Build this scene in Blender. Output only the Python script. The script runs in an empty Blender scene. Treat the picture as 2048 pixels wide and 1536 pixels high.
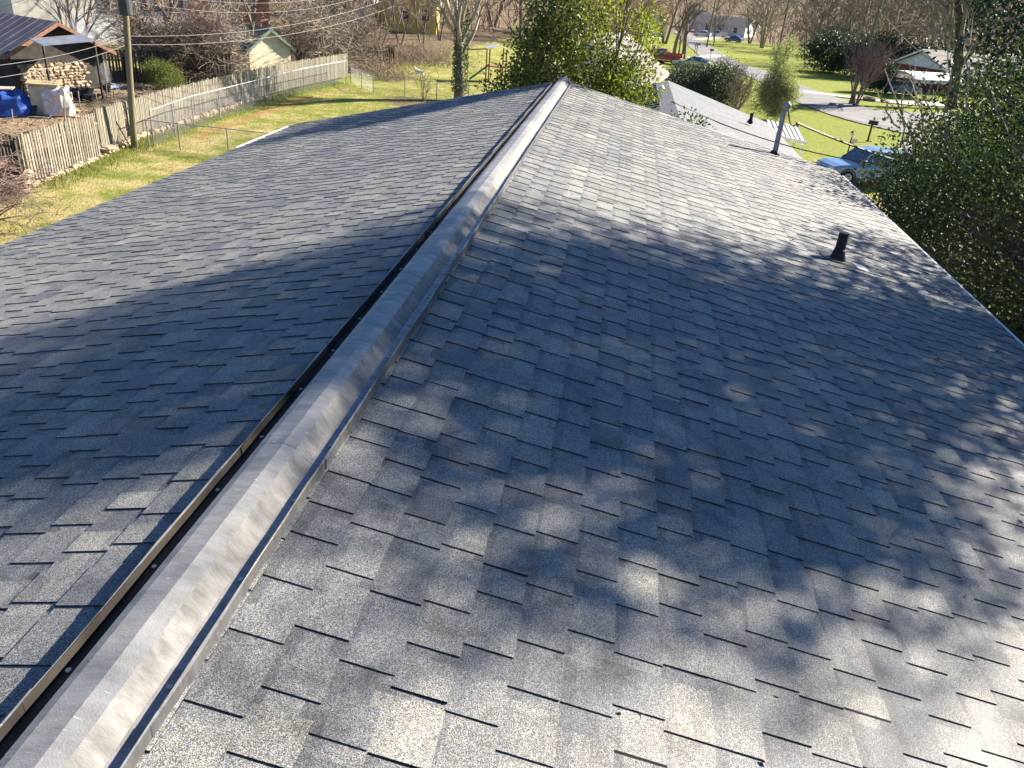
import bpy, math, random
import numpy as np
from mathutils import Vector, Matrix
rad = math.radians
# ------------------------------------------------------------------ camera
SC = bpy.context.scene
COL = SC.collection
FPX, VPX, VPY, ROLL = 1571.0, 1274.3, -33.3, rad(4.72)
RIDGE = 7.0                                    # height of the ridge above the back lawn
EYE = np.array([0.953, 0.0, RIDGE + 1.46])
_Y = np.array([VPX - 1024, VPY - 768, FPX]); _Y /= np.linalg.norm(_Y)
_h = np.array([math.cos(ROLL), math.sin(ROLL), 0.0])
_U = np.cross(_h, _Y); _U /= np.linalg.norm(_U)
if _U[1] > 0: _U = -_U
_X = np.cross(_Y, _U)
RC = np.array([_X, _Y, _U])                    # world directions out of picture directions
cam_d = bpy.data.cameras.new('camera'); cam = bpy.data.objects.new('camera', cam_d); COL.objects.link(cam)
cam_d.sensor_width = 36.0; cam_d.lens = 36.0 * FPX / 2048.0
cam_d.clip_start = 0.05; cam_d.clip_end = 3000.0
mx = Matrix.Identity(4)
for r_ in range(3):
    mx[r_][0] = RC[r_, 0]; mx[r_][1] = -RC[r_, 1]; mx[r_][2] = -RC[r_, 2]; mx[r_][3] = EYE[r_]
cam.matrix_world = mx
SC.camera = cam
# ------------------------------------------------------------------ sky, sun, exposure
SUN_AZ, SUN_EL = rad(38.0), rad(30.0)          # azimuth counted from +X towards +Y
world = bpy.data.worlds.new('World'); SC.world = world; world.use_nodes = True
wn = world.node_tree.nodes; wl = world.node_tree.links
for n in list(wn): wn.remove(n)
sky = wn.new('ShaderNodeTexSky'); sky.sky_type = 'NISHITA'; sky.sun_disc = False
sky.sun_elevation = SUN_EL; sky.sun_rotation = math.pi / 2 - SUN_AZ
sky.air_density = 1.0; sky.dust_density = 0.2; sky.ozone_density = 8.0
bg = wn.new('ShaderNodeBackground'); bg.inputs['Strength'].default_value = 0.052
wo = wn.new('ShaderNodeOutputWorld')
wl.new(sky.outputs[0], bg.inputs[0]); wl.new(bg.outputs[0], wo.inputs[0])
sd = bpy.data.lights.new('sun', 'SUN'); sd.energy = 5.0; sd.angle = rad(0.53); sd.color = (1.0, 0.90, 0.76)
so = bpy.data.objects.new('sun', sd); COL.objects.link(so)
sv = Vector((math.cos(SUN_AZ) * math.cos(SUN_EL), math.sin(SUN_AZ) * math.cos(SUN_EL), math.sin(SUN_EL)))
so.rotation_euler = sv.to_track_quat('Z', 'Y').to_euler(); so.location = (30, 25, 40)
SC.view_settings.view_transform = 'Standard'; SC.view_settings.look = 'None'
SC.view_settings.exposure = 1.95; SC.view_settings.gamma = 1.0; SC.view_settings.use_curve_mapping = False
SC.render.engine = 'CYCLES'; SC.render.resolution_x = 1024; SC.render.resolution_y = 768
SC.cycles.max_bounces = 6; SC.cycles.transparent_max_bounces = 8; SC.cycles.volume_bounces = 0

# ------------------------------------------------------------------ picture <-> place
def ray(px, py):
    d = RC @ np.array([px - 1024.0, py - 768.0, FPX]); return d / np.linalg.norm(d)
def at(px, py, D):
    d = ray(px, py); return EYE + d * D / math.hypot(d[0], d[1])
def atz(px, py, z):
    d = ray(px, py); return EYE + d * (z - EYE[2]) / d[2]
def proj(P):
    P = np.atleast_2d(P) - EYE; c = P @ RC
    return np.stack([c[:, 0] / c[:, 2] * FPX + 1024, c[:, 1] / c[:, 2] * FPX + 768, c[:, 2]], 1)
def sm(a, b, x):
    t = np.clip((np.asarray(x, float) - a) / (b - a), 0, 1); return t * t * (3 - 2 * t)
def fence_x(y): return -20.6 - 1.6 * sm(27, 42, y) + 0.8 * sm(50, 66, y)
def gz(x, y):
    x = np.asarray(x, float); y = np.asarray(y, float)
    z = -0.016 * np.clip(y - 55, 0, 205)
    fx = fence_x(y)
    z = z + 0.06 * sm(3.2, -0.1, x - fx) * sm(21, 25, y) * (1 - sm(75, 95, y))
    z = z + 0.05 * np.clip(-x - 30, 0, 60) * sm(30, 60, y)
    z = z + 0.045 * np.clip(y - 75, 0, 200) * sm(0, -25, x)
    z = z + 0.10 * np.clip(y - 300, 0, 400) + 0.10 * np.clip(x - 110, 0, 400) * sm(60, 140, y) + 0.08 * np.clip(-x - 80, 0, 400)
    z = z + 0.06 * np.sin(x * 0.31 + 1.0) * np.sin(y * 0.23) * sm(18, 26, y)
    return z
def gp(px, py):
    d = ray(px, py); d = d / math.hypot(d[0], d[1]); t = 5.0
    while t < 900:
        p = EYE + d * t
        if p[2] < float(gz(p[0], p[1])): return p
        t += 0.1 if t < 150 else 0.5
    return EYE + d * 600
def G(x, y): return np.array([x, y, float(gz(x, y))])

# ------------------------------------------------------------------ mesh builder
class MB:
    def __init__(s): s.V = []; s.F = []; s.n = 0; s.T = []
    def add(s, V, F, tone=None):
        V = np.asarray(V, float).reshape(-1, 3)
        for f in (F if isinstance(F, list) else [F]):
            f = np.asarray(f, np.int64)
            s.F.append(f + s.n)
            s.T.append(np.full(len(f), 0.5) if tone is None else np.broadcast_to(np.asarray(tone, float), (len(f),)).copy())
        s.V.append(V); s.n += len(V); return s
    def box(s, c, size, rz=0.0, rx=0.0, ry=0.0, tone=None):
        a = np.array(size, float) / 2
        v = np.array([[x, y, z] for x in (-1, 1) for y in (-1, 1) for z in (-1, 1)], float) * a
        if rx or ry or rz:
            m = np.array(Matrix.Rotation(rz, 3, 'Z') @ Matrix.Rotation(ry, 3, 'Y') @ Matrix.Rotation(rx, 3, 'X')); v = v @ m.T
        s.add(v + np.array(c, float), BOXF, tone); return s
    def cbox(s, c, size, ch=0.02, rz=0.0, rx=0.0, ry=0.0, jit=0.0, rng=None, tone=None):
        a = np.array(size, float) / 2; v = []
        for x in (-1, 1):
            for y in (-1, 1):
                for z in (-1, 1):
                    for k in range(3):
                        q = np.array([x, y, z], float) * a; b = np.full(3, ch); b[k] = 0
                        v.append(q - np.array([x, y, z]) * b)
        v = np.array(v)
        if jit: v = v + rng.normal(0, jit, v.shape)
        if rx or ry or rz:
            m = np.array(Matrix.Rotation(rz, 3, 'Z') @ Matrix.Rotation(ry, 3, 'Y') @ Matrix.Rotation(rx, 3, 'X')); v = v @ m.T
        s.add(v + np.array(c, float), [CB4, CB3], tone); return s
    def beam(s, p, q, w, h=None, up=(0, 0, 1), tone=None):
        p = np.array(p, float); q = np.array(q, float); h = w if h is None else h
        d = q - p; d /= np.linalg.norm(d); u = np.array(up, float)
        if abs(d @ u) > 0.98: u = np.array([1.0, 0, 0])
        x = np.cross(d, u); x /= np.linalg.norm(x); u = np.cross(x, d)
        v = [e + x * a * w / 2 + u * b * h / 2 for e in (p, q) for a in (-1, 1) for b in (-1, 1)]
        s.add(v, BOXF, tone); return s
    def tube(s, P, r, n=8, caps=True, tone=None):
        P = np.asarray(P, float); k = len(P); r = np.broadcast_to(np.asarray(r, float), (k,))
        d = np.gradient(P, axis=0) if k > 2 else np.repeat((P[1] - P[0])[None], k, 0)
        d /= np.linalg.norm(d, axis=1)[:, None] + 1e-12
        u = np.where(np.abs(d[:, 2:3]) > 0.9, np.array([[1.0, 0, 0]]), np.array([[0, 0, 1.0]]))
        a = np.cross(d, u); a /= np.linalg.norm(a, axis=1)[:, None]
        for i in range(1, k):
            if a[i] @ a[i - 1] < 0: a[i] = -a[i]
        b = np.cross(d, a); t = np.arange(n) * 2 * math.pi / n
        V = P[:, None] + r[:, None, None] * (np.cos(t)[None, :, None] * a[:, None] + np.sin(t)[None, :, None] * b[:, None])
        i = np.arange(k - 1)[:, None] * n; j = np.arange(n)[None]; j2 = (j + 1) % n
        F = np.stack([i + j, i + j2, i + n + j2, i + n + j], -1).reshape(-1, 4); V = V.reshape(-1, 3)
        Fs = [F]
        if caps:
            V = np.vstack([V, P[0], P[-1]]); c0 = k * n; jj = np.arange(n); j2 = (jj + 1) % n
            Fs.append(np.stack([np.full(n, c0), j2, jj], 1)); Fs.append(np.stack([np.full(n, c0 + 1), jj + (k - 1) * n, j2 + (k - 1) * n], 1))
        s.add(V, Fs, tone); return s
    def segs(s, P0, P1, r0, r1, n=3, tone=None):
        P0 = np.asarray(P0, float); P1 = np.asarray(P1, float); m = len(P0)
        if m == 0: return s
        d = P1 - P0; d /= np.linalg.norm(d, axis=1)[:, None] + 1e-9
        u = np.where(np.abs(d[:, 2:3]) > 0.9, np.array([[1.0, 0, 0]]), np.array([[0, 0, 1.0]]))
        a = np.cross(d, u); a /= np.linalg.norm(a, axis=1)[:, None] + 1e-9; b = np.cross(d, a)
        t = np.arange(n) * 2 * math.pi / n
        ring = np.cos(t)[None, :, None] * a[:, None] + np.sin(t)[None, :, None] * b[:, None]
        r0 = np.broadcast_to(np.asarray(r0, float), (m,)); r1 = np.broadcast_to(np.asarray(r1, float), (m,))
        V = np.concatenate([P0[:, None] + ring * r0[:, None, None], P1[:, None] + ring * r1[:, None, None]], 1).reshape(-1, 3)
        i = np.arange(m)[:, None] * 2 * n; j = np.arange(n)[None]; j2 = (j + 1) % n
        s.add(V, np.stack([i + j, i + j2, i + n + j2, i + n + j], -1).reshape(-1, 4), None if tone is None else np.repeat(tone, n)); return s
    def prism(s, poly, y0, y1, ax='Y', tone=None):
        P = np.asarray(poly, float); n = len(P)
        def lift(y):
            if ax == 'Y': return np.stack([P[:, 0], np.full(n, y), P[:, 1]], 1)
            if ax == 'X': return np.stack([np.full(n, y), P[:, 0], P[:, 1]], 1)
            return np.stack([P[:, 0], P[:, 1], np.full(n, y)], 1)
        V = np.vstack([lift(y0), lift(y1)]); j = np.arange(n); j2 = (j + 1) % n
        s.add(V, [np.stack([j, j2, j2 + n, j + n], 1)], tone)
        s.poly_caps = None
        s.V[-1] = V; base = s.n - 2 * n
        s.NG = getattr(s, 'NG', []); s.NG.append((base + j[::-1]).tolist()); s.NG.append((base + n + j).tolist()); return s
    def sheet(s, poly, closed=False): pass
    def leaves(s, P, D, L, W, rng, tone=None, fold=0.25):
        P = np.asarray(P, float); m = len(P); D = D / (np.linalg.norm(D, axis=1)[:, None] + 1e-9)
        q = rng.normal(size=(m, 3)); x = np.cross(D, q); x /= np.linalg.norm(x, axis=1)[:, None] + 1e-9; nn = np.cross(x, D)
        L = np.broadcast_to(np.asarray(L, float), (m,))[:, None]; W = np.broadcast_to(np.asarray(W, float), (m,))[:, None]
        V = np.stack([P, P + D * L * 0.5 + x * W * 0.5 + nn * W * fold, P + D * L, P + D * L * 0.5 - x * W * 0.5 + nn * W * fold], 1).reshape(-1, 3)
        i = np.arange(m)[:, None] * 4
        s.add(V, np.concatenate([i + np.array([[0, 1, 2]]), i + np.array([[0, 2, 3]])], 0), None if tone is None else np.tile(tone, 2)); return s
    def mesh(s, name, off=None, smooth=False):
        me = bpy.data.meshes.new(name)
        V = np.vstack(s.V)
        if off is not None: V = V - np.asarray(off, float)
        tot = []; idx = []; tone = []
        for f, t in zip(s.F, s.T):
            tot.append(np.full(len(f), f.shape[1])); idx.append(f.reshape(-1)); tone.append(t)
        for g in getattr(s, 'NG', []):
            tot.append(np.array([len(g)])); idx.append(np.array(g)); tone.append(np.array([0.5]))
        tot = np.concatenate(tot); idx = np.concatenate(idx); tone = np.concatenate(tone)
        me.vertices.add(len(V)); me.vertices.foreach_set('co', V.reshape(-1).astype(np.float32))
        me.loops.add(len(idx)); me.loops.foreach_set('vertex_index', idx.astype(np.int32))
        me.polygons.add(len(tot)); me.polygons.foreach_set('loop_start', np.concatenate([[0], np.cumsum(tot)[:-1]]).astype(np.int32))
        me.polygons.foreach_set('use_smooth', np.full(len(tot), bool(smooth)))
        me.update(calc_edges=True)
        at_ = me.attributes.new('tone', 'FLOAT', 'FACE'); at_.data.foreach_set('value', tone.astype(np.float32))
        return me
    def build(s, name, mat, parent=None, off=None, smooth=False, world=False):
        if world and parent is not None: off = np.array(parent.location)
        me = s.mesh(name, off, smooth); me.materials.append(mat)
        o = bpy.data.objects.new(name, me); COL.objects.link(o)
        if parent is not None: o.parent = parent
        return o
BOXF = np.array([[0, 1, 3, 2], [4, 6, 7, 5], [0, 4, 5, 1], [2, 3, 7, 6], [0, 2, 6, 4], [1, 5, 7, 3]])
def _cb():
    ix = lambda x, y, z, k: ((x * 2 + y) * 2 + z) * 3 + k
    q = []; t = []
    for s_ in (0, 1):
        q.append([ix(s_, 0, 0, 0), ix(s_, 0, 1, 0), ix(s_, 1, 1, 0), ix(s_, 1, 0, 0)])
        q.append([ix(0, s_, 0, 1), ix(0, s_, 1, 1), ix(1, s_, 1, 1), ix(1, s_, 0, 1)])
        q.append([ix(0, 0, s_, 2), ix(0, 1, s_, 2), ix(1, 1, s_, 2), ix(1, 0, s_, 2)])
    for a in (0, 1):
        for b in (0, 1):
            q.append([ix(a, b, 0, 0), ix(a, b, 1, 0), ix(a, b, 1, 1), ix(a, b, 0, 1)])
            q.append([ix(a, 0, b, 0), ix(a, 1, b, 0), ix(a, 1, b, 2), ix(a, 0, b, 2)])
            q.append([ix(0, a, b, 1), ix(1, a, b, 1), ix(1, a, b, 2), ix(0, a, b, 2)])
            for c in (0, 1): t.append([ix(a, b, c, 0), ix(a, b, c, 1), ix(a, b, c, 2)])
    return np.array(q), np.array(t)
CB4, CB3 = _cb()
def tag(o, label=None, cat=None, group=None, kind=None):
    if label: o['label'] = label
    if cat: o['category'] = cat
    if group: o['group'] = group
    if kind: o['kind'] = kind
    return o
def thing(name, label, cat, loc=(0, 0, 0), rz=0.0, group=None):
    o = bpy.data.objects.new(name, None); COL.objects.link(o); o.empty_display_size = 0.2
    o.location = tuple(float(v) for v in loc); o.rotation_euler = (0, 0, rz)
    return tag(o, label, cat, group)
def one(name, mb, mat, label, cat, loc=None, group=None, smooth=False):
    o = mb.build(name, mat, None, off=loc, smooth=smooth)
    if loc is not None: o.location = tuple(float(v) for v in loc)
    return tag(o, label, cat, group)
def clone(root, loc, rz=0.0, scale=1.0, label=None, group=None):
    def rec(o, par):
        c = o.copy(); COL.objects.link(c); c.parent = par
        for ch in list(o.children): rec(ch, c)
        return c
    r = rec(root, None); r.location = tuple(float(v) for v in loc); r.rotation_euler = (0, 0, rz); r.scale = (scale,) * 3
    if label: r['label'] = label
    if group: r['group'] = group
    return r

# ------------------------------------------------------------------ materials
def new_mat(name):
    m = bpy.data.materials.new(name); m.use_nodes = True; nt = m.node_tree
    for n in list(nt.nodes): nt.nodes.remove(n)
    out = nt.nodes.new('ShaderNodeOutputMaterial'); b = nt.nodes.new('ShaderNodeBsdfPrincipled')
    nt.links.new(b.outputs[0], out.inputs[0]); return m, nt, b, out
def rgb(c): return (c[0], c[1], c[2], 1.0)
class NT:
    def __init__(s, nt): s.nt = nt
    def n(s, t, **k):
        o = s.nt.nodes.new(t)
        for a, v in k.items(): setattr(o, a, v)
        return o
    def l(s, a, b): s.nt.links.new(a, b)
    def coord(s, sc=(1, 1, 1), which='Object', rot=(0, 0, 0)):
        tc = s.n('ShaderNodeTexCoord'); mp = s.n('ShaderNodeMapping'); mp.inputs['Scale'].default_value = sc; mp.inputs['Rotation'].default_value = rot
        s.l(tc.outputs[which], mp.inputs[0]); return mp.outputs[0]
    def noise(s, co, scale, detail=3.0, rough=0.55):
        o = s.n('ShaderNodeTexNoise'); o.inputs['Scale'].default_value = scale; o.inputs['Detail'].default_value = detail; o.inputs['Roughness'].default_value = rough
        s.l(co, o.inputs['Vector']); return o.outputs['Fac']
    def ramp(s, f, stops):
        o = s.n('ShaderNodeValToRGB'); e = o.color_ramp.elements
        while len(e) < len(stops): e.new(0.5)
        for i, (p, c) in enumerate(stops): e[i].position = p; e[i].color = rgb(c) if len(c) == 3 else c
        s.l(f, o.inputs[0]); return o.outputs[0]
    def mix(s, f, a, b, mode='MIX'):
        o = s.n('ShaderNodeMix', data_type='RGBA', blend_type=mode)
        for sock, v in ((o.inputs[0], f), (o.inputs[6], a), (o.inputs[7], b)):
            if hasattr(v, 'default_value') or hasattr(v, 'is_output'): s.l(v, sock)
            elif isinstance(v, (int, float)): sock.default_value = v
            else: sock.default_value = rgb(v)
        return o.outputs[2]
    def math(s, op, a, b=None):
        o = s.n('ShaderNodeMath', operation=op)
        for i, v in enumerate((a, b)):
            if v is None: continue
            if isinstance(v, (int, float)): o.inputs[i].default_value = v
            else: s.l(v, o.inputs[i])
        return o.outputs[0]
    def attr(s, name, out='Fac'):
        o = s.n('ShaderNodeAttribute'); o.attribute_name = name; return o.outputs[out]
    def bump(s, f, strength, dist, b):
        o = s.n('ShaderNodeBump'); o.inputs['Strength'].default_value = strength; o.inputs['Distance'].default_value = dist
        s.l(f, o.inputs['Height']); s.l(o.outputs[0], b.inputs['Normal'])
def M(name, c1, c2=None, scale=6.0, rough=0.8, metal=0.0, bump=0.0, bscale=None, bdist=0.02, stretch=(1, 1, 1), tone=0.0, spec=0.3, lo=0.35, hi=0.65, detail=4.0):
    m, nt, b, out = new_mat(name); N = NT(nt)
    c2 = c2 or tuple(v * 0.7 for v in c1); co = N.coord(stretch)
    f = N.noise(co, scale, detail); c = N.ramp(f, [(lo, c2), (hi, c1)])
    if tone:
        t = N.ramp(N.attr('tone'), [(0.0, (1 - tone,) * 3), (1.0, (1 + tone,) * 3)])
        c = N.mix(1.0, c, t, 'MULTIPLY')
    N.l(c, b.inputs['Base Color']); b.inputs['Roughness'].default_value = rough; b.inputs['Metallic'].default_value = metal
    b.inputs['Specular IOR Level'].default_value = spec
    if bump: N.bump(N.noise(co, bscale or scale * 4, 3.0), bump, bdist, b)
    return m
def m_glass(name, c=(0.02, 0.025, 0.03), rough=0.05):
    m, nt, b, out = new_mat(name); b.inputs['Base Color'].default_value = rgb(c); b.inputs['Roughness'].default_value = rough
    b.inputs['Specular IOR Level'].default_value = 0.8; return m
def m_paint(name, c, rough=0.3, metal=0.0):
    m, nt, b, out = new_mat(name); N = NT(nt)
    f = N.noise(N.coord(), 3.0, 4); N.l(N.ramp(f, [(0.3, tuple(v * 0.85 for v in c)), (0.7, c)]), b.inputs['Base Color'])
    b.inputs['Roughness'].default_value = rough; b.inputs['Metallic'].default_value = metal; b.inputs['Coat Weight'].default_value = 0.5; b.inputs['Coat Roughness'].default_value = 0.1; return m
def m_leaf(name, dark, light, gloss=0.45, trans=0.25, tcol=None):
    m, nt, b, out = new_mat(name); N = NT(nt)
    t = N.attr('tone'); c = N.ramp(t, [(0.0, dark), (1.0, light)])
    N.l(c, b.inputs['Base Color']); b.inputs['Roughness'].default_value = gloss; b.inputs['Specular IOR Level'].default_value = 0.3
    tr = N.n('ShaderNodeBsdfTranslucent'); N.l(N.mix(1.0, c, tcol or (1.6, 1.7, 0.7), 'MULTIPLY'), tr.inputs[0])
    mx_ = N.n('ShaderNodeMixShader'); mx_.inputs[0].default_value = trans
    N.l(b.outputs[0], mx_.inputs[1]); N.l(tr.outputs[0], mx_.inputs[2]); N.l(mx_.outputs[0], out.inputs[0]); return m
def m_shingle():
    m, nt, b, out = new_mat('asphalt_shingle'); N = NT(nt); co = N.coord()
    v = N.n('ShaderNodeTexVoronoi'); v.inputs['Scale'].default_value = 620.0; N.l(co, v.inputs['Vector'])
    wnz = N.n('ShaderNodeSeparateColor'); N.l(v.outputs['Color'], wnz.inputs[0])
    gran = N.ramp(wnz.outputs[0], [(0.0, (0.018, 0.019, 0.02)), (0.25, (0.062, 0.064, 0.065)), (0.5, (0.158, 0.16, 0.156)), (0.78, (0.285, 0.288, 0.272)), (1.0, (0.50, 0.50, 0.46))])
    tint = N.ramp(wnz.outputs[1], [(0.0, (0.84, 0.95, 1.18)), (0.5, (1.0, 1.0, 1.01)), (0.85, (1.1, 1.03, 0.9)), (1.0, (1.25, 1.02, 0.8))])
    c = N.mix(1.0, gran, tint, 'MULTIPLY')
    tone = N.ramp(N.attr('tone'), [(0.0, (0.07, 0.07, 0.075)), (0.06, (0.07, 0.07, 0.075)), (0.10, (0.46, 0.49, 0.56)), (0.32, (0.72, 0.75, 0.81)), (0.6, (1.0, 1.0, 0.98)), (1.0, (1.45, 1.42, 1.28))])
    c = N.mix(1.0, c, tone, 'MULTIPLY')
    big = N.ramp(N.noise(co, 1.7, 6, 0.65), [(0.3, (0.74, 0.76, 0.80)), (0.55, (1.0, 1.0, 1.0)), (0.75, (1.12, 1.09, 1.0))])
    c = N.mix(1.0, c, big, 'MULTIPLY')
    st = N.ramp(N.noise(N.coord((1, 1, 1)), 7.0, 7, 0.75), [(0.36, (0.55, 0.53, 0.5)), (0.5, (1, 1, 1)), (0.7, (1.08, 1.06, 1.0))])
    c = N.mix(0.75, c, st, 'MULTIPLY')
    N.l(c, b.inputs['Base Color']); b.inputs['Roughness'].default_value = 0.66; b.inputs['Specular IOR Level'].default_value = 0.42
    N.bump(wnz.outputs[2], 0.6, 0.0012, b); return m
def m_vent():
    m, nt, b, out = new_mat('weathered_aluminium'); N = NT(nt)
    f = N.noise(N.coord((1.0, 3.2, 1.0)), 7.0, 8, 0.75)
    c = N.ramp(f, [(0.25, (0.125, 0.126, 0.128)), (0.5, (0.235, 0.237, 0.24)), (0.72, (0.34, 0.343, 0.35)), (0.85, (0.55, 0.56, 0.58))])
    g = N.ramp(N.noise(N.coord(), 1.3, 4), [(0.35, (0.75, 0.75, 0.77)), (0.65, (1.15, 1.12, 1.05))]); c = N.mix(1.0, c, g, 'MULTIPLY')
    sp = N.ramp(N.noise(N.coord((2.0, 14.0, 2.0)), 9.0, 3), [(0.68, (0, 0, 0)), (0.74, (1, 1, 1))])
    c = N.mix(sp, c, (0.6, 0.62, 0.66))
    N.l(c, b.inputs['Base Color']); b.inputs['Metallic'].default_value = 0.32
    N.l(N.ramp(f, [(0.3, (0.62,) * 3), (0.7, (0.42,) * 3)]), b.inputs['Roughness'])
    v = N.n('ShaderNodeTexVoronoi'); v.inputs['Scale'].default_value = 210.0; N.l(N.coord(), v.inputs['Vector'])
    N.bump(v.outputs['Distance'], 0.35, 0.001, b); return m
def m_ground():
    m, nt, b, out = new_mat('lawn'); N = NT(nt); co = N.coord()
    g = N.ramp(N.noise(co, 0.55, 6, 0.6), [(0.32, (0.13, 0.165, 0.03)), (0.43, (0.20, 0.215, 0.055)), (0.52, (0.34, 0.29, 0.12)), (0.68, (0.42, 0.35, 0.18))])
    fine = N.ramp(N.noise(N.coord((1, 1, 1)), 9.0, 5, 0.75), [(0.25, (0.5, 0.52, 0.45)), (0.5, (1, 1, 1)), (0.75, (1.45, 1.4, 1.3))]); g = N.mix(1.0, g, fine, 'MULTIPLY')
    nz = N.noise(co, 1.6, 6, 0.7)
    def layer(c, att, c1, c2, sc):
        a = N.math('ADD', N.attr(att), N.math('MULTIPLY', N.math('SUBTRACT', nz, 0.5), 1.1))
        f = N.ramp(a, [(0.42, (0, 0, 0)), (0.58, (1, 1, 1))])
        return N.mix(f, c, N.ramp(N.noise(co, sc, 6, 0.7), [(0.3, c1), (0.7, c2)]))
    g = layer(g, 'lush', (0.125, 0.165, 0.022), (0.27, 0.285, 0.06), 5.0)
    g = layer(g, 'litter', (0.075, 0.055, 0.035), (0.24, 0.185, 0.12), 3.0)
    g = layer(g, 'clay', (0.25, 0.115, 0.05), (0.40, 0.22, 0.11), 4.0)
    g = layer(g, 'dirt', (0.13, 0.095, 0.06), (0.40, 0.30, 0.19), 1.1)
    N.l(g, b.inputs['Base Color']); b.inputs['Roughness'].default_value = 0.95; b.inputs['Specular IOR Level'].default_value = 0.1
    N.bump(N.noise(co, 14.0, 5, 0.8), 0.8, 0.12, b); return m
MT = {}
MT['shingle'] = m_shingle(); MT['vent'] = m_vent(); MT['ground'] = m_ground()
MT['ventshade'] = M('shaded_vent_trough', (0.035, 0.03, 0.026), (0.018, 0.016, 0.014), 9, rough=0.7)  # shade of the left trough painted in as a near-black colour
MT['ventside'] = M('grey_vent_side', (0.20, 0.197, 0.19), (0.11, 0.108, 0.104), 11, rough=0.7, stretch=(1, 2, 1), bump=0.2)  # vent sides, mottled and darker grey than the top
MT['deck'] = M('roof_felt', (0.05, 0.05, 0.052), rough=0.95)
MT['white'] = M('white_trim', (0.74, 0.75, 0.76), (0.58, 0.59, 0.6), 4, rough=0.45)
MT['siding'] = M('cream_siding', (0.62, 0.60, 0.52), (0.5, 0.48, 0.42), 3, rough=0.6, bump=0.2)
MT['whiteside'] = M('white_siding', (0.72, 0.72, 0.70), (0.6, 0.6, 0.58), 2, rough=0.6)
MT['black'] = M('black_rubber', (0.022, 0.022, 0.024), (0.012, 0.012, 0.013), 14, rough=0.6)
MT['darkgrey'] = M('dark_grey_plastic', (0.05, 0.055, 0.06), rough=0.55)
MT['galv'] = M('galvanised_steel', (0.42, 0.44, 0.46), (0.3, 0.31, 0.33), 12, rough=0.45, metal=0.7)
MT['galvdull'] = M('dull_galvanised_wire', (0.27, 0.28, 0.285), (0.18, 0.185, 0.19), 9, rough=0.55, metal=0.4)
MT['lead'] = M('pale_flashing', (0.5, 0.5, 0.52), rough=0.5, metal=0.4)
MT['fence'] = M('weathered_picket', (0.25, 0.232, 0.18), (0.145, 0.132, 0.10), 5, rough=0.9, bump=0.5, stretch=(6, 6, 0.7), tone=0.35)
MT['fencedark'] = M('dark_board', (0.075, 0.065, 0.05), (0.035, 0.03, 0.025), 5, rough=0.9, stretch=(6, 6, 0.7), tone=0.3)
MT['pole'] = M('utility_pole_wood', (0.215, 0.19, 0.115), (0.13, 0.112, 0.068), 4, rough=0.9, bump=0.5, stretch=(9, 9, 0.6))
MT['polegrey'] = M('grey_pole_wood', (0.24, 0.20, 0.15), (0.14, 0.115, 0.085), 4, rough=0.9, stretch=(9, 9, 0.6))
MT['wire'] = M('bare_cable', (0.11, 0.11, 0.115), rough=0.5, metal=0.3)
MT['cable'] = M('black_cable', (0.03, 0.03, 0.032), rough=0.6)
MT['stone'] = M('field_stone', (0.42, 0.34, 0.23), (0.20, 0.155, 0.105), 3.0, rough=0.95, bump=0.6, tone=0.35)
MT['bark'] = M('grey_bark', (0.235, 0.195, 0.15), (0.10, 0.083, 0.063), 5, rough=0.95, bump=0.7, stretch=(3, 3, 0.6), tone=0.2)
MT['barkshade'] = M('shaded_bark', (0.085, 0.07, 0.055), (0.045, 0.038, 0.03), 4, rough=0.95, bump=0.4, stretch=(3, 3, 0.6), tone=0.2)  # backlit shade of the big tree put into a darker bark colour
MT['barkpale'] = M('pale_bark', (0.40, 0.345, 0.275), (0.22, 0.18, 0.14), 5, rough=0.95, stretch=(3, 3, 0.6), tone=0.25)
MT['barkred'] = M('reddish_twig', (0.25, 0.175, 0.15), (0.14, 0.095, 0.082), 5, rough=0.9, tone=0.25)
MT['barkwarm'] = M('warm_twig', (0.34, 0.265, 0.195), (0.18, 0.135, 0.10), 5, rough=0.95, tone=0.25)
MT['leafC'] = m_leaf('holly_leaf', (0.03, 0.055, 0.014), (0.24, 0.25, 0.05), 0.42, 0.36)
MT['leafCd'] = m_leaf('dark_holly_leaf', (0.022, 0.045, 0.014), (0.15, 0.175, 0.04), 0.42, 0.3)  # darker green leaf colour of the left holly
MT['leafR'] = m_leaf('dark_evergreen_leaf', (0.018, 0.034, 0.018), (0.07, 0.095, 0.036), 0.68, 0.2)
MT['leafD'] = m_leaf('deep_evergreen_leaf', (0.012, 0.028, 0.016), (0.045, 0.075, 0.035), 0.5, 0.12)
MT['leafB'] = m_leaf('boxwood_leaf', (0.035, 0.06, 0.014), (0.17, 0.20, 0.045), 0.45, 0.28)
MT['needle'] = m_leaf('grey_green_needle', (0.07, 0.09, 0.05), (0.36, 0.37, 0.22), 0.6, 0.3)
MT['ivy'] = m_leaf('ivy_leaf', (0.02, 0.045, 0.012), (0.06, 0.10, 0.025), 0.4, 0.2)
MT['drygrass'] = m_leaf('grass_blade', (0.11, 0.16, 0.025), (0.34, 0.33, 0.12), 0.7, 0.3, (1.2, 1.2, 0.8))
MT['asphalt'] = M('asphalt_road', (0.19, 0.185, 0.185), (0.13, 0.128, 0.13), 0.8, rough=0.9, bump=0.3, bscale=40, bdist=0.005)
MT['concrete'] = M('concrete', (0.46, 0.43, 0.38), (0.34, 0.315, 0.28), 1.2, rough=0.9)
MT['glass'] = m_glass('window_glass'); MT['carglass'] = m_glass('car_glass', (0.03, 0.045, 0.06), 0.03)
MT['tyre'] = M('tyre', (0.02, 0.02, 0.021), rough=0.85); MT['rim'] = M('alloy_rim', (0.5, 0.5, 0.52), rough=0.3, metal=0.8)
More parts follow.
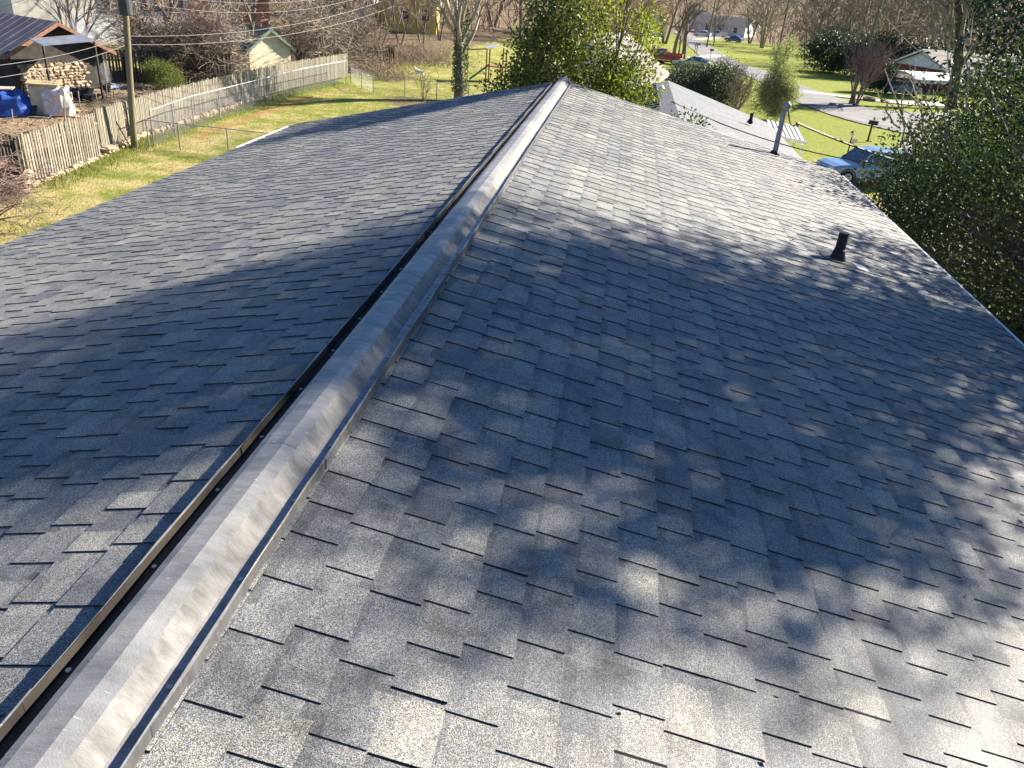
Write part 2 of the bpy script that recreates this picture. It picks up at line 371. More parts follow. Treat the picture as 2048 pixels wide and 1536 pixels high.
MT['brick'] = M('red_brick', (0.33, 0.12, 0.075), (0.20, 0.075, 0.05), 6, rough=0.9, bump=0.3)
MT['roofdark'] = M('dark_roof', (0.12, 0.12, 0.125), (0.075, 0.075, 0.08), 8, rough=0.9)
def m_courses(name, c1, c2, c3):
    m, nt, b, out = new_mat(name); N = NT(nt); tc = N.n('ShaderNodeTexCoord'); sx = N.n('ShaderNodeSeparateXYZ'); cx = N.n('ShaderNodeCombineXYZ'); N.l(tc.outputs['Object'], sx.inputs[0]); N.l(sx.outputs[1], cx.inputs[0]); N.l(sx.outputs[0], cx.inputs[1])
    br = N.n('ShaderNodeTexBrick'); N.l(cx.outputs[0], br.inputs[0]); br.inputs['Color1'].default_value = rgb(c1); br.inputs['Color2'].default_value = rgb(c2); br.inputs['Mortar'].default_value = rgb(c3); br.inputs['Scale'].default_value = 1.0; br.inputs['Mortar Size'].default_value = 0.006; br.inputs['Brick Width'].default_value = 0.33; br.inputs['Row Height'].default_value = 0.14
    n1 = N.ramp(N.noise(N.coord(), 1.3, 6, .7), [(.3, (.72, .73, .76)), (.6, (1, 1, 1)), (.8, (1.15, 1.13, 1.08))]); n2 = N.ramp(N.noise(N.coord(), 25, 3, .7), [(.3, (.75, .75, .75)), (.7, (1.2, 1.2, 1.2))])
    N.l(N.mix(1.0, N.mix(1.0, br.outputs[0], n1, 'MULTIPLY'), n2, 'MULTIPLY'), b.inputs['Base Color']); b.inputs['Roughness'].default_value = .75; return m
MT['roofgrey'] = m_courses('neighbour_shingle', (0.135, 0.14, 0.148), (0.10, 0.104, 0.112), (0.05, 0.052, 0.057))
MT['rooflight'] = M('pale_roof', (0.17, 0.16, 0.15), (0.115, 0.108, 0.10), 5, rough=0.85)
MT['metalroof'] = M('grey_metal_panel', (0.34, 0.37, 0.42), (0.22, 0.25, 0.30), 1.6, rough=0.35, metal=0.5)
MT['darkmetal'] = M('brown_metal_roof', (0.17, 0.145, 0.15), (0.10, 0.085, 0.09), 1.2, rough=0.4, metal=0.4)
MT['brownwood'] = M('brown_trim', (0.27, 0.14, 0.085), (0.17, 0.09, 0.055), 4, rough=0.8)
MT['darkwall'] = M('dark_cabin_wall', (0.055, 0.048, 0.042), (0.03, 0.027, 0.024), 3, rough=0.9)
MT['tarpblue'] = M('blue_tarp', (0.03, 0.09, 0.36), (0.018, 0.055, 0.22), 3, rough=0.45)
MT['tarpblack'] = M('black_tarp', (0.03, 0.032, 0.04), rough=0.4)
MT['tarpgrey'] = M('grey_tarp', (0.36, 0.40, 0.50), (0.24, 0.27, 0.36), 3, rough=0.5)
MT['wrap'] = M('plastic_wrap', (0.72, 0.62, 0.55), (0.5, 0.42, 0.37), 4, rough=0.3)
MT['card'] = M('pale_crate_board', (0.58, 0.50, 0.36), (0.45, 0.37, 0.25), 3, rough=0.85)
MT['lumber'] = M('fresh_lumber', (0.58, 0.45, 0.24), (0.46, 0.34, 0.17), 4, rough=0.8, stretch=(1, 1, 6))
MT['redcloth'] = M('red_cloth', (0.62, 0.03, 0.03), rough=0.7)
MT['rust'] = M('rusty_red_metal', (0.33, 0.05, 0.035), (0.19, 0.045, 0.03), 5, rough=0.7)
MT['shedwall'] = M('pale_shed_wall', (0.66, 0.61, 0.43), (0.54, 0.49, 0.34), 2, rough=0.8)
MT['shedroof'] = M('green_shed_roof', (0.16, 0.23, 0.18), (0.09, 0.13, 0.10), 3, rough=0.8)
MT['yellow'] = M('yellow_board', (0.60, 0.47, 0.14), rough=0.7)
MT['redpaint'] = m_paint('red_car_paint', (0.33, 0.016, 0.018)); MT['silver'] = m_paint('silver_car_paint', (0.52, 0.54, 0.56), 0.3, 0.5)
MT['slate'] = m_paint('slate_blue_car_paint', (0.20, 0.28, 0.37), 0.28, 0.5); MT['whitepaint'] = m_paint('white_car_paint', (0.75, 0.76, 0.77)); MT['bluepaint'] = m_paint('blue_car_paint', (0.05, 0.12, 0.3))
MT['dog'] = M('pale_dog_coat', (0.74, 0.70, 0.66), (0.6, 0.56, 0.5), 5, rough=0.9)
MT['lamp'] = M('frosted_lamp_glass', (0.75, 0.74, 0.68), rough=0.3); MT['head'] = M('headlamp', (0.5, 0.52, 0.55), rough=0.15)
MT['tail'] = M('tail_lamp', (0.4, 0.02, 0.02), rough=0.2); MT['green_plastic'] = M('green_slide', (0.06, 0.16, 0.10), rough=0.4)
MT['redwall'] = M('red_house_wall', (0.22, 0.065, 0.05), (0.15, 0.045, 0.038), 4, rough=0.85)
MT['bluebox'] = M('blue_sign', (0.25, 0.42, 0.62), rough=0.5)
# ------------------------------------------------------------------ ground
def axis(lo, a, b, hi, fine, grow):
    mid = list(np.arange(a, b + 1e-6, fine)); st = fine; l = []; v = a
    while v > lo: st *= grow; v -= st; l.append(v)
    r = []; v = mid[-1]; st = fine
    while v < hi: st *= grow; v += st; r.append(v)
    return np.array(l[::-1] + mid + r)
gx = axis(-900, -42, 45, 900, 0.8, 1.12); gy = axis(-120, 14, 112, 1500, 0.8, 1.10)
X, Yg = np.meshgrid(gx, gy); Zg = gz(X, Yg); nx, ny = len(gx), len(gy)
V = np.stack([X, Yg, Zg], -1).reshape(-1, 3)
ii = (np.arange(ny - 1)[:, None] * nx + np.arange(nx - 1)[None]).reshape(-1)
mb = MB(); mb.add(V, np.stack([ii, ii + 1, ii + nx + 1, ii + nx], 1))
ground = mb.build('ground', MT['ground'], smooth=True); tag(ground, 'sloping winter lawns and bare yards round the houses', kind='structure')
xx, yy = V[:, 0], V[:, 1]; fx_ = fence_x(yy)
def vattr(name, val):
    a = ground.data.attributes.new(name, 'FLOAT', 'POINT'); a.data.foreach_set('value', np.clip(val, 0, 1).astype(np.float32))
yardL = sm(0.3, -0.6, xx - fx_) * sm(26, 28, yy)
vattr('dirt', 0.95 * yardL * (1 - sm(52, 60, yy)) * sm(-45, -38, xx))
vattr('clay', 0.54 * sm(3.0, 2.4, xx - fx_) * sm(1.2, 1.8, xx - fx_) * sm(34, 38, yy) * (1 - sm(60, 64, yy)))
vattr('lush', 0.5 * sm(30, 50, yy) * sm(-24, -19, xx) + 0.3 * sm(45, 60, yy) * sm(0, 8, xx) + 0.55 * sm(2.2, 0.6, xx - fx_) * sm(-1, 0, xx - fx_) * sm(27, 29, yy))
vattr('litter', np.maximum.reduce([0.8 * sm(64, 72, yy) * sm(-19.5, -23.5, xx - 0.12 * (yy - 70)), 0.75 * sm(210, 240, yy), 0.8 * sm(55, 70, np.abs(xx)), 0.85 * sm(4, 1.5, np.abs(yy - 24)) * sm(-19, -20.5, xx), 0.7 * sm(4, 2, np.hypot(xx + 13, yy - 56.5))]))

# ------------------------------------------------------------------ roads and drives
def strip(name, pts, widths, mat, lift, label, kind='structure', z_from=gz, n=60):
    P = np.array(pts, float); w = np.array(widths, float)
    t = np.linspace(0, 1, len(P)); tt = np.linspace(0, 1, n)
    def cr(a):  # Catmull-Rom
        a = np.vstack([2 * a[0] - a[1], a, 2 * a[-1] - a[-2]]); o = []
        for u in tt:
            k = min(int(u * (len(P) - 1)), len(P) - 2); s = u * (len(P) - 1) - k; p0, p1, p2, p3 = a[k:k + 4]
            o.append(0.5 * (2 * p1 + (p2 - p0) * s + (2 * p0 - 5 * p1 + 4 * p2 - p3) * s * s + (3 * p1 - p0 - 3 * p2 + p3) * s ** 3))
        return np.array(o)
    Q = cr(P); W = np.interp(tt, t, w); d = np.gradient(Q, axis=0); d /= np.linalg.norm(d, axis=1)[:, None]; nrm = np.stack([d[:, 1], -d[:, 0]], 1)
    rows = []
    for k in np.linspace(-0.5, 0.5, 7):
        q = Q + nrm * (W * k)[:, None]; rows.append(np.column_stack([q, z_from(q[:, 0], q[:, 1]) + lift]))
    Vv = np.stack(rows, 1).reshape(-1, 3); i = (np.arange(n - 1)[:, None] * 7 + np.arange(6)[None]).reshape(-1)
    b = MB(); b.add(Vv, np.stack([i, i + 1, i + 8, i + 7], 1)); o = b.build(name, mat, smooth=True); tag(o, label, kind=kind); return o
strip('road', [(15.5, 260), (15.4, 194), (15.2, 165), (15.4, 138), (17.6, 120), (19.5, 98), (20.3, 84), (23.5, 71), (30, 60), (44, 50), (70, 42)], [5, 5, 5, 5, 5.2, 5.2, 6.5, 7.5, 6.0, 5.5, 5.5], MT['asphalt'], 0.07, 'grey asphalt street curving away between the lawns', n=140)
strip('side_road', [(22, 77), (30, 80), (42, 88), (60, 98), (100, 110)], [6.5, 5.0, 4.6, 4.6, 4.6], MT['asphalt'], 0.078, 'side street turning off to the right')
strip('driveway', [(20.0, 93.0), (24.5, 91.6), (30, 91.5), (38, 96)], [2.6, 2.6, 3, 4], MT['concrete'], 0.086, 'pale driveway across the street leading to the metal carport')
strip('driveway', [(16.5, 150), (12, 138), (8.5, 133), (2, 131)], [3, 2.6, 2.6, 2.6], MT['concrete'], 0.08, 'pale drive running past the two pollarded trees')
strip('driveway', [(25.5, 68), (20.5, 55), (17.0, 46), (15.6, 36), (15, 26)], [3.0, 3.0, 3.4, 3.6, 3.6], MT['asphalt'], 0.09, 'drive the slate blue vehicle is parked on')
strip('patio', [(-11.2, 33.6), (-9.0, 35.5), (-5.6, 38.0)], [2.6, 2.6, 2.6], MT['concrete'], 0.06, 'pale concrete slab beside the front wire fence', n=12)
strip('driveway', [(16.5, 206), (23, 232), (26, 252)], [3, 3, 6], MT['concrete'], 0.08, 'far drive with parked cars by the porch house', n=20)

# ------------------------------------------------------------------ the house under the camera
SL = 0.215; SLL = 0.243; HW = 4.48; Y0, Y1 = -4.6, 13.35
SLS = {1: SL, -1: SLL}; CAS = {k: 1 / math.sqrt(1 + v * v) for k, v in SLS.items()}; SAS = {k: SLS[k] * CAS[k] for k in SLS}; LSS = {k: HW / CAS[k] for k in SLS}; CA = CAS[1]
rng = np.random.default_rng(7)
house = thing('main_house', 'grey shingled house roof in front with a metal vent along its ridge', 'house', (0, 4.4, 0))
HO = np.array([0, 4.4, 0])
def rp(side, s, y, off):
    s = np.asarray(s, float); y = np.asarray(y, float); off = np.asarray(off, float)
    s, y, off = np.broadcast_arrays(s, y, off)
    return np.stack([side * (s * CAS[side] + off * SAS[side]), y, RIDGE - s * SAS[side] + off * CAS[side]], -1)
mb = MB()
mb.prism([(-HW + 0.35, 0.0), (HW - 0.35, 0.0), (HW - 0.35, RIDGE - HW * SL - 0.12), (0, RIDGE - 0.2), (-HW + 0.35, RIDGE - HW * SLL - 0.12)], Y0 + 0.3, Y1 - 0.35)
mb.build('wall', MT['siding'], house, off=HO)
mb = MB()
for side in (-1, 1):
    P = np.array([rp(side, a, y, o) for a in (0.0, LSS[side]) for y in (Y0, Y1) for o in (-0.09, -0.002)])
    mb.add(P, BOXF)
roof = mb.build('roof', MT['deck'], house, off=HO)
EXP = 0.143; NC = int(LSS[-1] / EXP)
tabs = []                                         # every tab: 8 corners, tone
gaps = MB()
for side in (-1, 1):
    for i in range(NC + 1):
        slow = LSS[side] + 0.012 - i * EXP; sup = max(slow - EXP - 0.035, 0.02)
        if slow < 0.10: continue
        y = Y0 - rng.uniform(0, 0.3); ctone = rng.normal(0.5, 0.05); P = []
        while y < Y1:
            w = rng.choice([0.09, 0.11, 0.13, 0.155, 0.18]) + rng.normal(0, 0.007); g = rng.choice([0.035, 0.05, 0.08, 0.11]) + rng.normal(0, 0.004)
            for kind, ww in ((1, w), (0, g)):
                a, b = max(y, Y0), min(y + ww, Y1)
                if b - a > 0.01:
                    tn = np.clip(ctone + rng.normal(0, 0.135) - (0.06 if kind == 0 else 0), .16, .86)
                    P.append((a, b, kind, tn))
                y += ww
        cw = 0.0008 * np.sin(i * 1.7)
        for a, b, kind, tn in P:
            jl = rng.normal(0, 0.0025); lift = abs(rng.normal(0, 0.0012)); tl = rng.normal(0, 0.003)
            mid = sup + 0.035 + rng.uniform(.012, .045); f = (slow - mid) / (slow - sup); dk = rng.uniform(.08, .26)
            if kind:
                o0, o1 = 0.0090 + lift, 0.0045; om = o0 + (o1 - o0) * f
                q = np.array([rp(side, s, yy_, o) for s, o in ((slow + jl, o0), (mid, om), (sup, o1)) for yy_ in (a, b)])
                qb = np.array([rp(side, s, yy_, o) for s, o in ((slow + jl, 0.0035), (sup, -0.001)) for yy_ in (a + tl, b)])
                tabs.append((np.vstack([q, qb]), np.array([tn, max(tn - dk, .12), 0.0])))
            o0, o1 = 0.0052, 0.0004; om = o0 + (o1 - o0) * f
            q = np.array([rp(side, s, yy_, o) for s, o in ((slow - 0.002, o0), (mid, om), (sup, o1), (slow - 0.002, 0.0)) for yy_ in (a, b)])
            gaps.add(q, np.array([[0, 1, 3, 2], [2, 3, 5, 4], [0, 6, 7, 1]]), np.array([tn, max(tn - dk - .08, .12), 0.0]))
TABF = np.array([[0, 1, 3, 2], [2, 3, 5, 4], [0, 6, 7, 1], [0, 2, 8, 6], [2, 4, 8, 8], [1, 7, 9, 3], [3, 9, 5, 5]])
TABQ = TABF[[0, 1, 2]]; TABT = np.array([[0, 2, 6], [2, 8, 6], [2, 4, 8], [1, 7, 3], [7, 9, 3], [3, 9, 5]])
cen = np.array([t[0][:6].mean(0) for t in tabs]); pr_ = proj(cen)
vis = (pr_[:, 2] > 0.3) & (pr_[:, 0] > 0) & (pr_[:, 0] < 2048) & (pr_[:, 1] > 0) & (pr_[:, 1] < 1536)
dd = np.linalg.norm(cen - EYE, axis=1) + np.where(vis, 0, 1e3) + np.where(np.abs(cen[:, 0]) < 0.17, 1e3, 0)
order = np.argsort(dd); field = MB()
for k, i in enumerate(order):
    v, tn = tabs[i]
    if k < 300:
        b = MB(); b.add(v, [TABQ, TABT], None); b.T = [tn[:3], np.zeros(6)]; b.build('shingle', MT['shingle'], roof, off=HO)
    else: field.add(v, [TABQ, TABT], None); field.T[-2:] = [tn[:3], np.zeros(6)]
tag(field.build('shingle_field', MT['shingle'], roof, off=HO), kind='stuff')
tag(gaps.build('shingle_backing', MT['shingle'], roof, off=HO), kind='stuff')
# ridge vent: pressed metal sections, lips standing up along both edges
R0 = RIDGE
BODY = [(-0.074, 0.034), (-0.048, 0.047), (0.012, 0.056), (0.056, 0.043)]
SIDL = [(-0.098, -0.012), (-0.093, 0.004), (-0.074, 0.034)]
SIDR = [(0.056, 0.043), (0.072, 0.016), (0.090, 0.000), (0.099, -0.008)]
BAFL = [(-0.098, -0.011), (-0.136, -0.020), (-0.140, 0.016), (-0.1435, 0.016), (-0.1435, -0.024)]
BAFR = [(0.098, -0.009), (0.140, -0.017), (0.146, 0.018), (0.150, 0.017), (0.150, -0.024)]
yv = [Y0, -2.0, 1.02, 2.06, 5.1, 8.15, 11.2, Y1 - 0.02]
def extr(pf, ys, fn):
    rows = np.array([fn(np.array(pf, float), y) for y in ys]); n = len(ys) - 1; m = len(pf); low = rows - np.array([0, 0, 0.0018])
    V2 = np.concatenate([rows.reshape(-1, 3), low.reshape(-1, 3)]); q = (np.arange(n)[:, None] * m + np.arange(m - 1)[None]).reshape(-1); o = (n + 1) * m; e0 = np.arange(n) * m; k = np.arange(m - 1)
    F = np.concatenate([np.stack([q, q + 1, q + m + 1, q + m], 1), np.stack([q + o, q + m + o, q + m + 1 + o, q + 1 + o], 1), np.stack([e0, e0 + m, e0 + m + o, e0 + o], 1), np.stack([e0 + m - 1, e0 + m - 1 + o, e0 + 2 * m - 1 + o, e0 + 2 * m - 1], 1), np.stack([k, k + o, k + 1 + o, k + 1], 1)])
    b = MB(); b.add(V2, F); return b
for k in range(len(yv) - 1):
    a, b = yv[k], yv[k + 1]; n = max(2, int((b - a) / 0.16)); ys = np.linspace(a, b + .035, n + 1); dx = 0.0; dz = 0.0009 * (k % 2)
    wv = {y: rng.normal(0, .0012) for y in ys}
    def fb(p, y):
        p[:, 1] += 0.0014 * math.sin(y * 9.0) * sm(1.5, 4, y); return np.column_stack([p[:, 0] + dx, np.full(len(p), y), p[:, 1] + R0 + dz])
    def fl(p, y):
        w_ = 0.0036 * math.sin(y * 5.1 + k) + 0.002 * math.sin(y * 13.3 + 2 * k) + wv[y]; p[1:, 0] += w_; return np.column_stack([p[:, 0] + dx, np.full(len(p), y), p[:, 1] + R0 + dz])
    vs = extr(BODY, ys, fb).build('ridge_vent', MT['vent'], house, off=HO); tag(vs, 'weathered metal ridge vent section')
    extr(SIDL, ys, fb).build('louvre_side', MT['ventside'], vs, off=HO); extr(SIDR, ys, fb).build('louvre_side', MT['ventside'], vs, off=HO)
    extr(BAFL[:3], ys, fl).build('baffle', MT['ventshade'], vs, off=HO); extr(BAFL[2:], ys, fl).build('lip', MT['vent'], vs, off=HO)
    extr(BAFR[:3], ys, fl).build('flange', MT['vent'], vs, off=HO); extr(BAFR[2:], ys, fl).build('lip', MT['vent'], vs, off=HO)
    for y in np.arange(a + 0.12, b - 0.05, 0.36):
        for xs, zs in ((0.122, -0.0135), (-0.121, -0.0165)):
            sc = MB(); sc.tube([(xs + dx, y, R0 + zs + dz - 0.002), (xs + dx, y, R0 + zs + dz + 0.005)], 0.007, 6); sc.build('screw', MT['lead'], vs, off=HO)
b_ = MB(); b_.prism([(-0.09, -0.01), (-0.07, 0.034), (-0.05, 0.05), (0.012, 0.058), (0.06, 0.044), (0.08, -0.01)], Y1 - 0.10, Y1 + 0.03); b_.V[-1] = b_.V[-1] + np.array([0, 0, R0])
tag(b_.build('ridge_vent_end_cap', MT['galv'], house, off=HO), 'pale end cap closing the far end of the ridge vent')
# fascia, drip edge, gutters
for side in (-1, 1):
    e = rp(side, LSS[side], 0, -0.05)
    b_ = MB(); b_.box((side * (HW - 0.005), (Y0 + Y1) / 2, e[2] - 0.09), (0.03, Y1 - Y0, 0.18)); b_.build('fascia', MT['white'], house, off=HO)
    ex = HW + 0.012; ez = RIDGE - HW * SLS[side] - (0.072 if side > 0 else 0.085)
    prof = [(0.0, 0.0), (0.0, -0.11), (0.075, -0.115), (0.10, -0.06), (0.115, 0.0), (0.125, 0.004), (0.125, 0.012), (0.106, 0.010), (0.085, -0.06), (0.066, -0.10), (0.008, -0.098), (0.008, 0.0)]
    b_ = MB(); b_.prism([(side * (ex + u), ez + w) for u, w in prof], Y0, Y1 + 0.01)
    if side < 0: b_.prism([(side * (ex + u + .004), ez + w + .04) for u, w in prof], 11.3, Y1 + 0.012)
    tag(b_.build('gutter', MT['white'], house, off=HO), 'white metal gutter along the %s eave' % ('left' if side < 0 else 'right'))
for side in (-1, 1):
    P = [rp(side, a, y, o) for a in (0.03, LSS[side] + 0.01) for y in (Y1 + 0.002, Y1 + 0.03) for o in (-0.16, 0.004)]
    b_ = MB(); b_.add(P, BOXF); b_.build('rake_board', MT['white'], house, off=HO)
# plumbing vent: rubber boot on a flashing sheet
pp = rp(1, 3.0, 7.05, 0.0); 
def onroof(px, py):
    d = ray(px, py); t = ((EYE[2] - RIDGE) + SL * EYE[0]) / -(d[2] + SL * d[0]); return EYE + d * t
pb = onroof(1674, 520); s0 = pb[0] / CA
b_ = MB(); b_.tube([pb + np.array([0, 0, -0.05]), pb + np.array([0.0, 0.0, 0.26])], 0.045, 16)
pv = b_.build('plumbing_vent', MT['black'], house, off=HO, smooth=False); tag(pv, 'black plumbing vent pipe on the shaded slope')
b_ = MB(); zz = np.array([0.0, 0.02, 0.06, 0.10, 0.115]); b_.tube(np.array([pb + np.array([0, 0, z - 0.01]) for z in zz]), [0.078, 0.074, 0.062, 0.053, 0.049], 16); b_.build('rubber_boot', MT['black'], pv, off=HO, smooth=True)
b_ = MB(); P = [rp(1, s0 + a, pb[1] + y, o) for a in (-0.17, 0.15) for y in (-0.13, 0.13) for o in (0.011, 0.0155)]; b_.add(P, BOXF); b_.build('flashing', MT['darkgrey'], pv, off=HO)
b_ = MB(); P = [rp(1, s0 + a, pb[1] + y, o) for a in (0.154, 0.27) for y in (-0.13, 0.02) for o in (0.0145, 0.0185)]; b_.add(P, BOXF); b_.build('flashing_corner', MT['lead'], pv, off=HO)
# electric service mast
mb_ = onroof(1549, 309); mt_ = mb_ + np.array([0.0, 0.0, 0.655])
b_ = MB(); b_.tube([mb_ + np.array([0, 0, -0.05]), mt_], 0.040, 16); mast = b_.build('service_mast', MT['galvdull'], house, off=HO); tag(mast, 'grey electric service mast near the far edge of the roof')
b_ = MB(); b_.tube([mb_ + np.array([0, 0, -0.02]), mb_ + np.array([0, 0, 0.03]), mb_ + np.array([0, 0, 0.06])], [0.095, 0.075, 0.052], 16); b_.build('mast_boot', MT['black'], mast, off=HO)
b_ = MB(); t = np.linspace(0, 1, 8); b_.tube(np.array([mt_ + np.array([0.006 + 0.032 * k, -0.012 * k, 0.0 + 0.075 * math.sin(k * math.pi * 0.9)]) for k in t]), [0.042, 0.055, 0.062, 0.064, 0.064, 0.06, 0.052, 0.03], 14)
b_.build('weatherhead', MT['galvdull'], mast, off=HO, smooth=True)
b_ = MB(); 
for j in range(3): b_.tube(np.array([mt_ + np.array([0.05 + 0.17 * k, -0.02 + (j - 1) * 0.03 * math.sin(k * 3.1) - 0.03 * k, 0.01 - 0.22 * math.sin(k * math.pi * 0.72)]) for k in t]), 0.008, 6)
b_.build('drip_loop', MT['cable'], mast, off=HO)
b_ = MB(); q = onroof(1672, 508)
# ------------------------------------------------------------------ neighbouring houses
def house_gable(name, label, loc, rz, W, L, wall_h, rise, over, wall, roofm, wins=(), door=None, gable=None, chim=None, seams=None, trim=None):
    """front gable at local y=0 facing -y, ridge along +y; wins: (face, u, z, w, h)"""
    t = thing(name, label, 'house', loc, rz); w = W / 2
    b = MB(); b.prism([(-w, -0.6), (w, -0.6), (w, wall_h), (0, wall_h + rise), (-w, wall_h)], 0, L); wl_ = b.build('wall', wall, t)
    if gable is not None:
        b = MB(); b.prism([(-w + .05, wall_h + .02), (w - .05, wall_h + .02), (0, wall_h + rise - .05)], -0.012, 0.004); b.build('gable', gable, t)
    sl = rise / w; b = MB()
    for s in (-1, 1):
        e = w + over; P = [(s * x, y, wall_h + rise - sl * x + o) for x in (0.0, e) for y in (-over, L + over) for o in (0.02, 0.17)]; b.add(P, BOXF)
    rf = b.build('roof', roofm, t)
    if seams:
        for s in (-1, 1):
            for y in np.arange(-over + 0.2, L + over, seams):
                q = MB(); q.beam((s * 0.02, y, wall_h + rise + 0.185 - sl * .02), (s * (w + over), y, wall_h + rise + 0.185 - sl * (w + over)), 0.05, 0.05); q.build('seam', roofm, rf)
    tm = trim or MT['white']
    for s in (-1, 1):
        q = MB(); q.box((s * (w + over + 0.03), L / 2, wall_h - sl * over + 0.02), (0.06, L + 2 * over, 0.16)); q.build('gutter', tm, t)
        q = MB(); e = w + over
        q.beam((0, -over - 0.02, wall_h + rise + 0.06), (s * e, -over - 0.02, wall_h + rise - sl * e + 0.06), 0.04, 0.2); q.build('barge_board', tm, t)
    for face, u, z, ww, hh in wins:
        fr = MB(); gl = MB()
        if face == 'f': c = (u, -0.03, z); sz = (ww, 0.08, hh); gs = (ww - .16, 0.06, hh - .16); gc = (u, -0.05, z)
        elif face == 'r': c = (w + 0.03, u, z); sz = (0.08, ww, hh); gs = (0.06, ww - .16, hh - .16); gc = (w + 0.05, u, z)
        else: c = (-w - 0.03, u, z); sz = (0.08, ww, hh); gs = (0.06, ww - .16, hh - .16); gc = (-w - 0.05, u, z)
        fr.box(c, sz); f_ = fr.build('window', tm, t); gl.box(gc, gs); gl.build('pane', MT['glass'], f_)
        br = MB(); k = 0.045 if face == 'f' else 0.0
        if face == 'f': br.box((u, -0.085, z), (ww - .14, 0.03, 0.06))
        else: br.box((c[0] + (0.055 if face == 'r' else -0.055), u, z), (0.03, ww - .14, 0.06))
        br.build('sash_bar', tm, f_)
    if door:
        u, ww, hh = door; q = MB(); q.box((u, -0.03, hh / 2), (ww, 0.08, hh)); d = q.build('door', tm, t); q = MB(); q.tube([(u + ww * .38, -0.07, hh * .47), (u + ww * .38, -0.13, hh * .47)], 0.03, 8); q.build('handle', MT['galv'], d)
    if chim:
        x, y, h = chim; q = MB(); q.box((x, y, wall_h + rise - sl * abs(x) + h / 2), (0.6, 0.6, h + 0.6)); q.box((x, y, wall_h + rise - sl * abs(x) + h + .33), (0.7, 0.7, 0.1)); q.build('chimney', MT['brick'], rf)
    return t, rf
# next door: ridge parallel to ours
nb, nrf = house_gable('neighbour_house', 'neighbouring house with pale grey roof just past the far roof edge', (2.95, 23.0, 0), 0.0, 9.2, 16.3, 3.05, 1.35, 0.35, MT['whiteside'], MT['roofgrey'], wins=[('r', 5, 1.6, 1.2, 1.2), ('r', 11, 1.6, 1.2, 1.2)])
b = MB(); v0 = np.array([3.6, 27.6 - 23, 4.0]); 
pv = atz(1501, 243, 3.75) - np.array([2.95, 23.0, 0]); b.tube([pv + np.array([0, 0, -.1]), pv + np.array([0, 0, .34])], 0.07, 10); b.tube([pv + np.array([0, 0, -.05]), pv + np.array([0, 0, .08])], [.16, .09], 10)
b.build('roof_vent_pipe', MT['black'], nrf)
for y in np.arange(8.5, 16.4, 0.62):   # metal panels on the near-left slope
    q = MB(); sl_ = 1.35 / 4.6; q.beam((-0.55, y, 4.4 + .21 - sl_ * .55), (-4.9, y, 4.4 + .21 - sl_ * 4.9), 0.05, 0.06); q.build('panel_seam', MT['darkgrey'], nrf)
q = MB(); q.add([(-s_ , y, 4.4 - 1.35 / 4.6 * s_ + o) for s_ in (0.5, 4.92) for y in (8.2, 16.6) for o in (.172, .186)], BOXF); q.build('metal_panel', MT['metalroof'], nrf)
q = MB(); c = atz(1321, 186, 4.4) - np.array([2.95, 23.0, 0]); q.tube([c + np.array([0, 0, -.2]), c + np.array([0, 0, .15])], .09, 10); q.tube([c + np.array([0, 0, .15]), c + np.array([0, 0, .2]), c + np.array([0, 0, .32])], [.09, .15, .06], 10); q.build('roof_ventilator', MT['white'], nrf)
# awning and bin beside it
aw = thing('awning', 'corrugated metal awning at the side of the neighbouring house', 'awning', (8.0, 39.0, 0))
q = MB(); n = 22; xs = np.linspace(0.0, 1.9, 2); 
for k in range(7):
    x = 0.02 + k * 0.22; q = MB(); q.add([(x + a, y, 2.80 - 0.12 * (x + a) + (.12 * y) + o) for a in (0.0, 0.13) for y in (-.3, 2.1) for o in (0, .035)], BOXF); q.build('awning_panel', MT['white'], aw)
    q = MB(); q.add([(x + a, y, 2.77 - 0.12 * (x + a) + (.12 * y) + o) for a in (0.13, 0.22) for y in (-.3, 2.1) for o in (0, .02)], BOXF); q.build('awning_pan', MT['darkgrey'], aw)
q = MB(); q.box((.78, -.33, 2.65), (1.6, .04, .14), ry=.12); q.build('awning_valance', MT['white'], aw)
for y in (-.1, 1.9): q = MB(); q.box((1.48, y, 1.2), (.08, .08, 2.5)); q.build('post', MT['white'], aw)
bc = gp(1624, 330); bn = thing('wheeled_bin', 'dark green wheeled bin beside the neighbouring house', 'bin', (10.2, 40.3, gz(10.2, 40.3)), 0.3)
q = MB(); q.add([(-.26, -.3, .1), (-.26, .3, .1), (-.34, -.38, 1.0), (-.34, .38, 1.0), (.26, -.3, .1), (.26, .3, .1), (.34, -.38, 1.0), (.34, .38, 1.0)], np.array([[0, 1, 3, 2], [4, 6, 7, 5], [0, 2, 6, 4], [1, 5, 7, 3], [0, 4, 5, 1]])); q.build('bin_body', MT['darkgrey'], bn)
q = MB(); q.cbox((0, 0, 1.05), (.76, .84, .12), .03); q.build('lid', MT['darkgrey'], bn)
for s in (-1, 1): q = MB(); q.tube([(s * .3, .34, .12), (s * .24, .34, .12)], .12, 12); q.build('wheel', MT['tyre'], bn)
# white gabled house behind the holly trees
house_gable('white_gable_house', 'white gabled house with pale roof half hidden behind the holly trees', (-0.7, 47.0, 0), rad(-8), 5.6, 9.0, 3.6, 1.9, 0.35, MT['whiteside'], MT['rooflight'], wins=[('f', -1.5, 1.9, 1.1, 1.3), ('f', 1.5, 1.9, 1.1, 1.3)], gable=MT['white'], trim=MT['siding'])
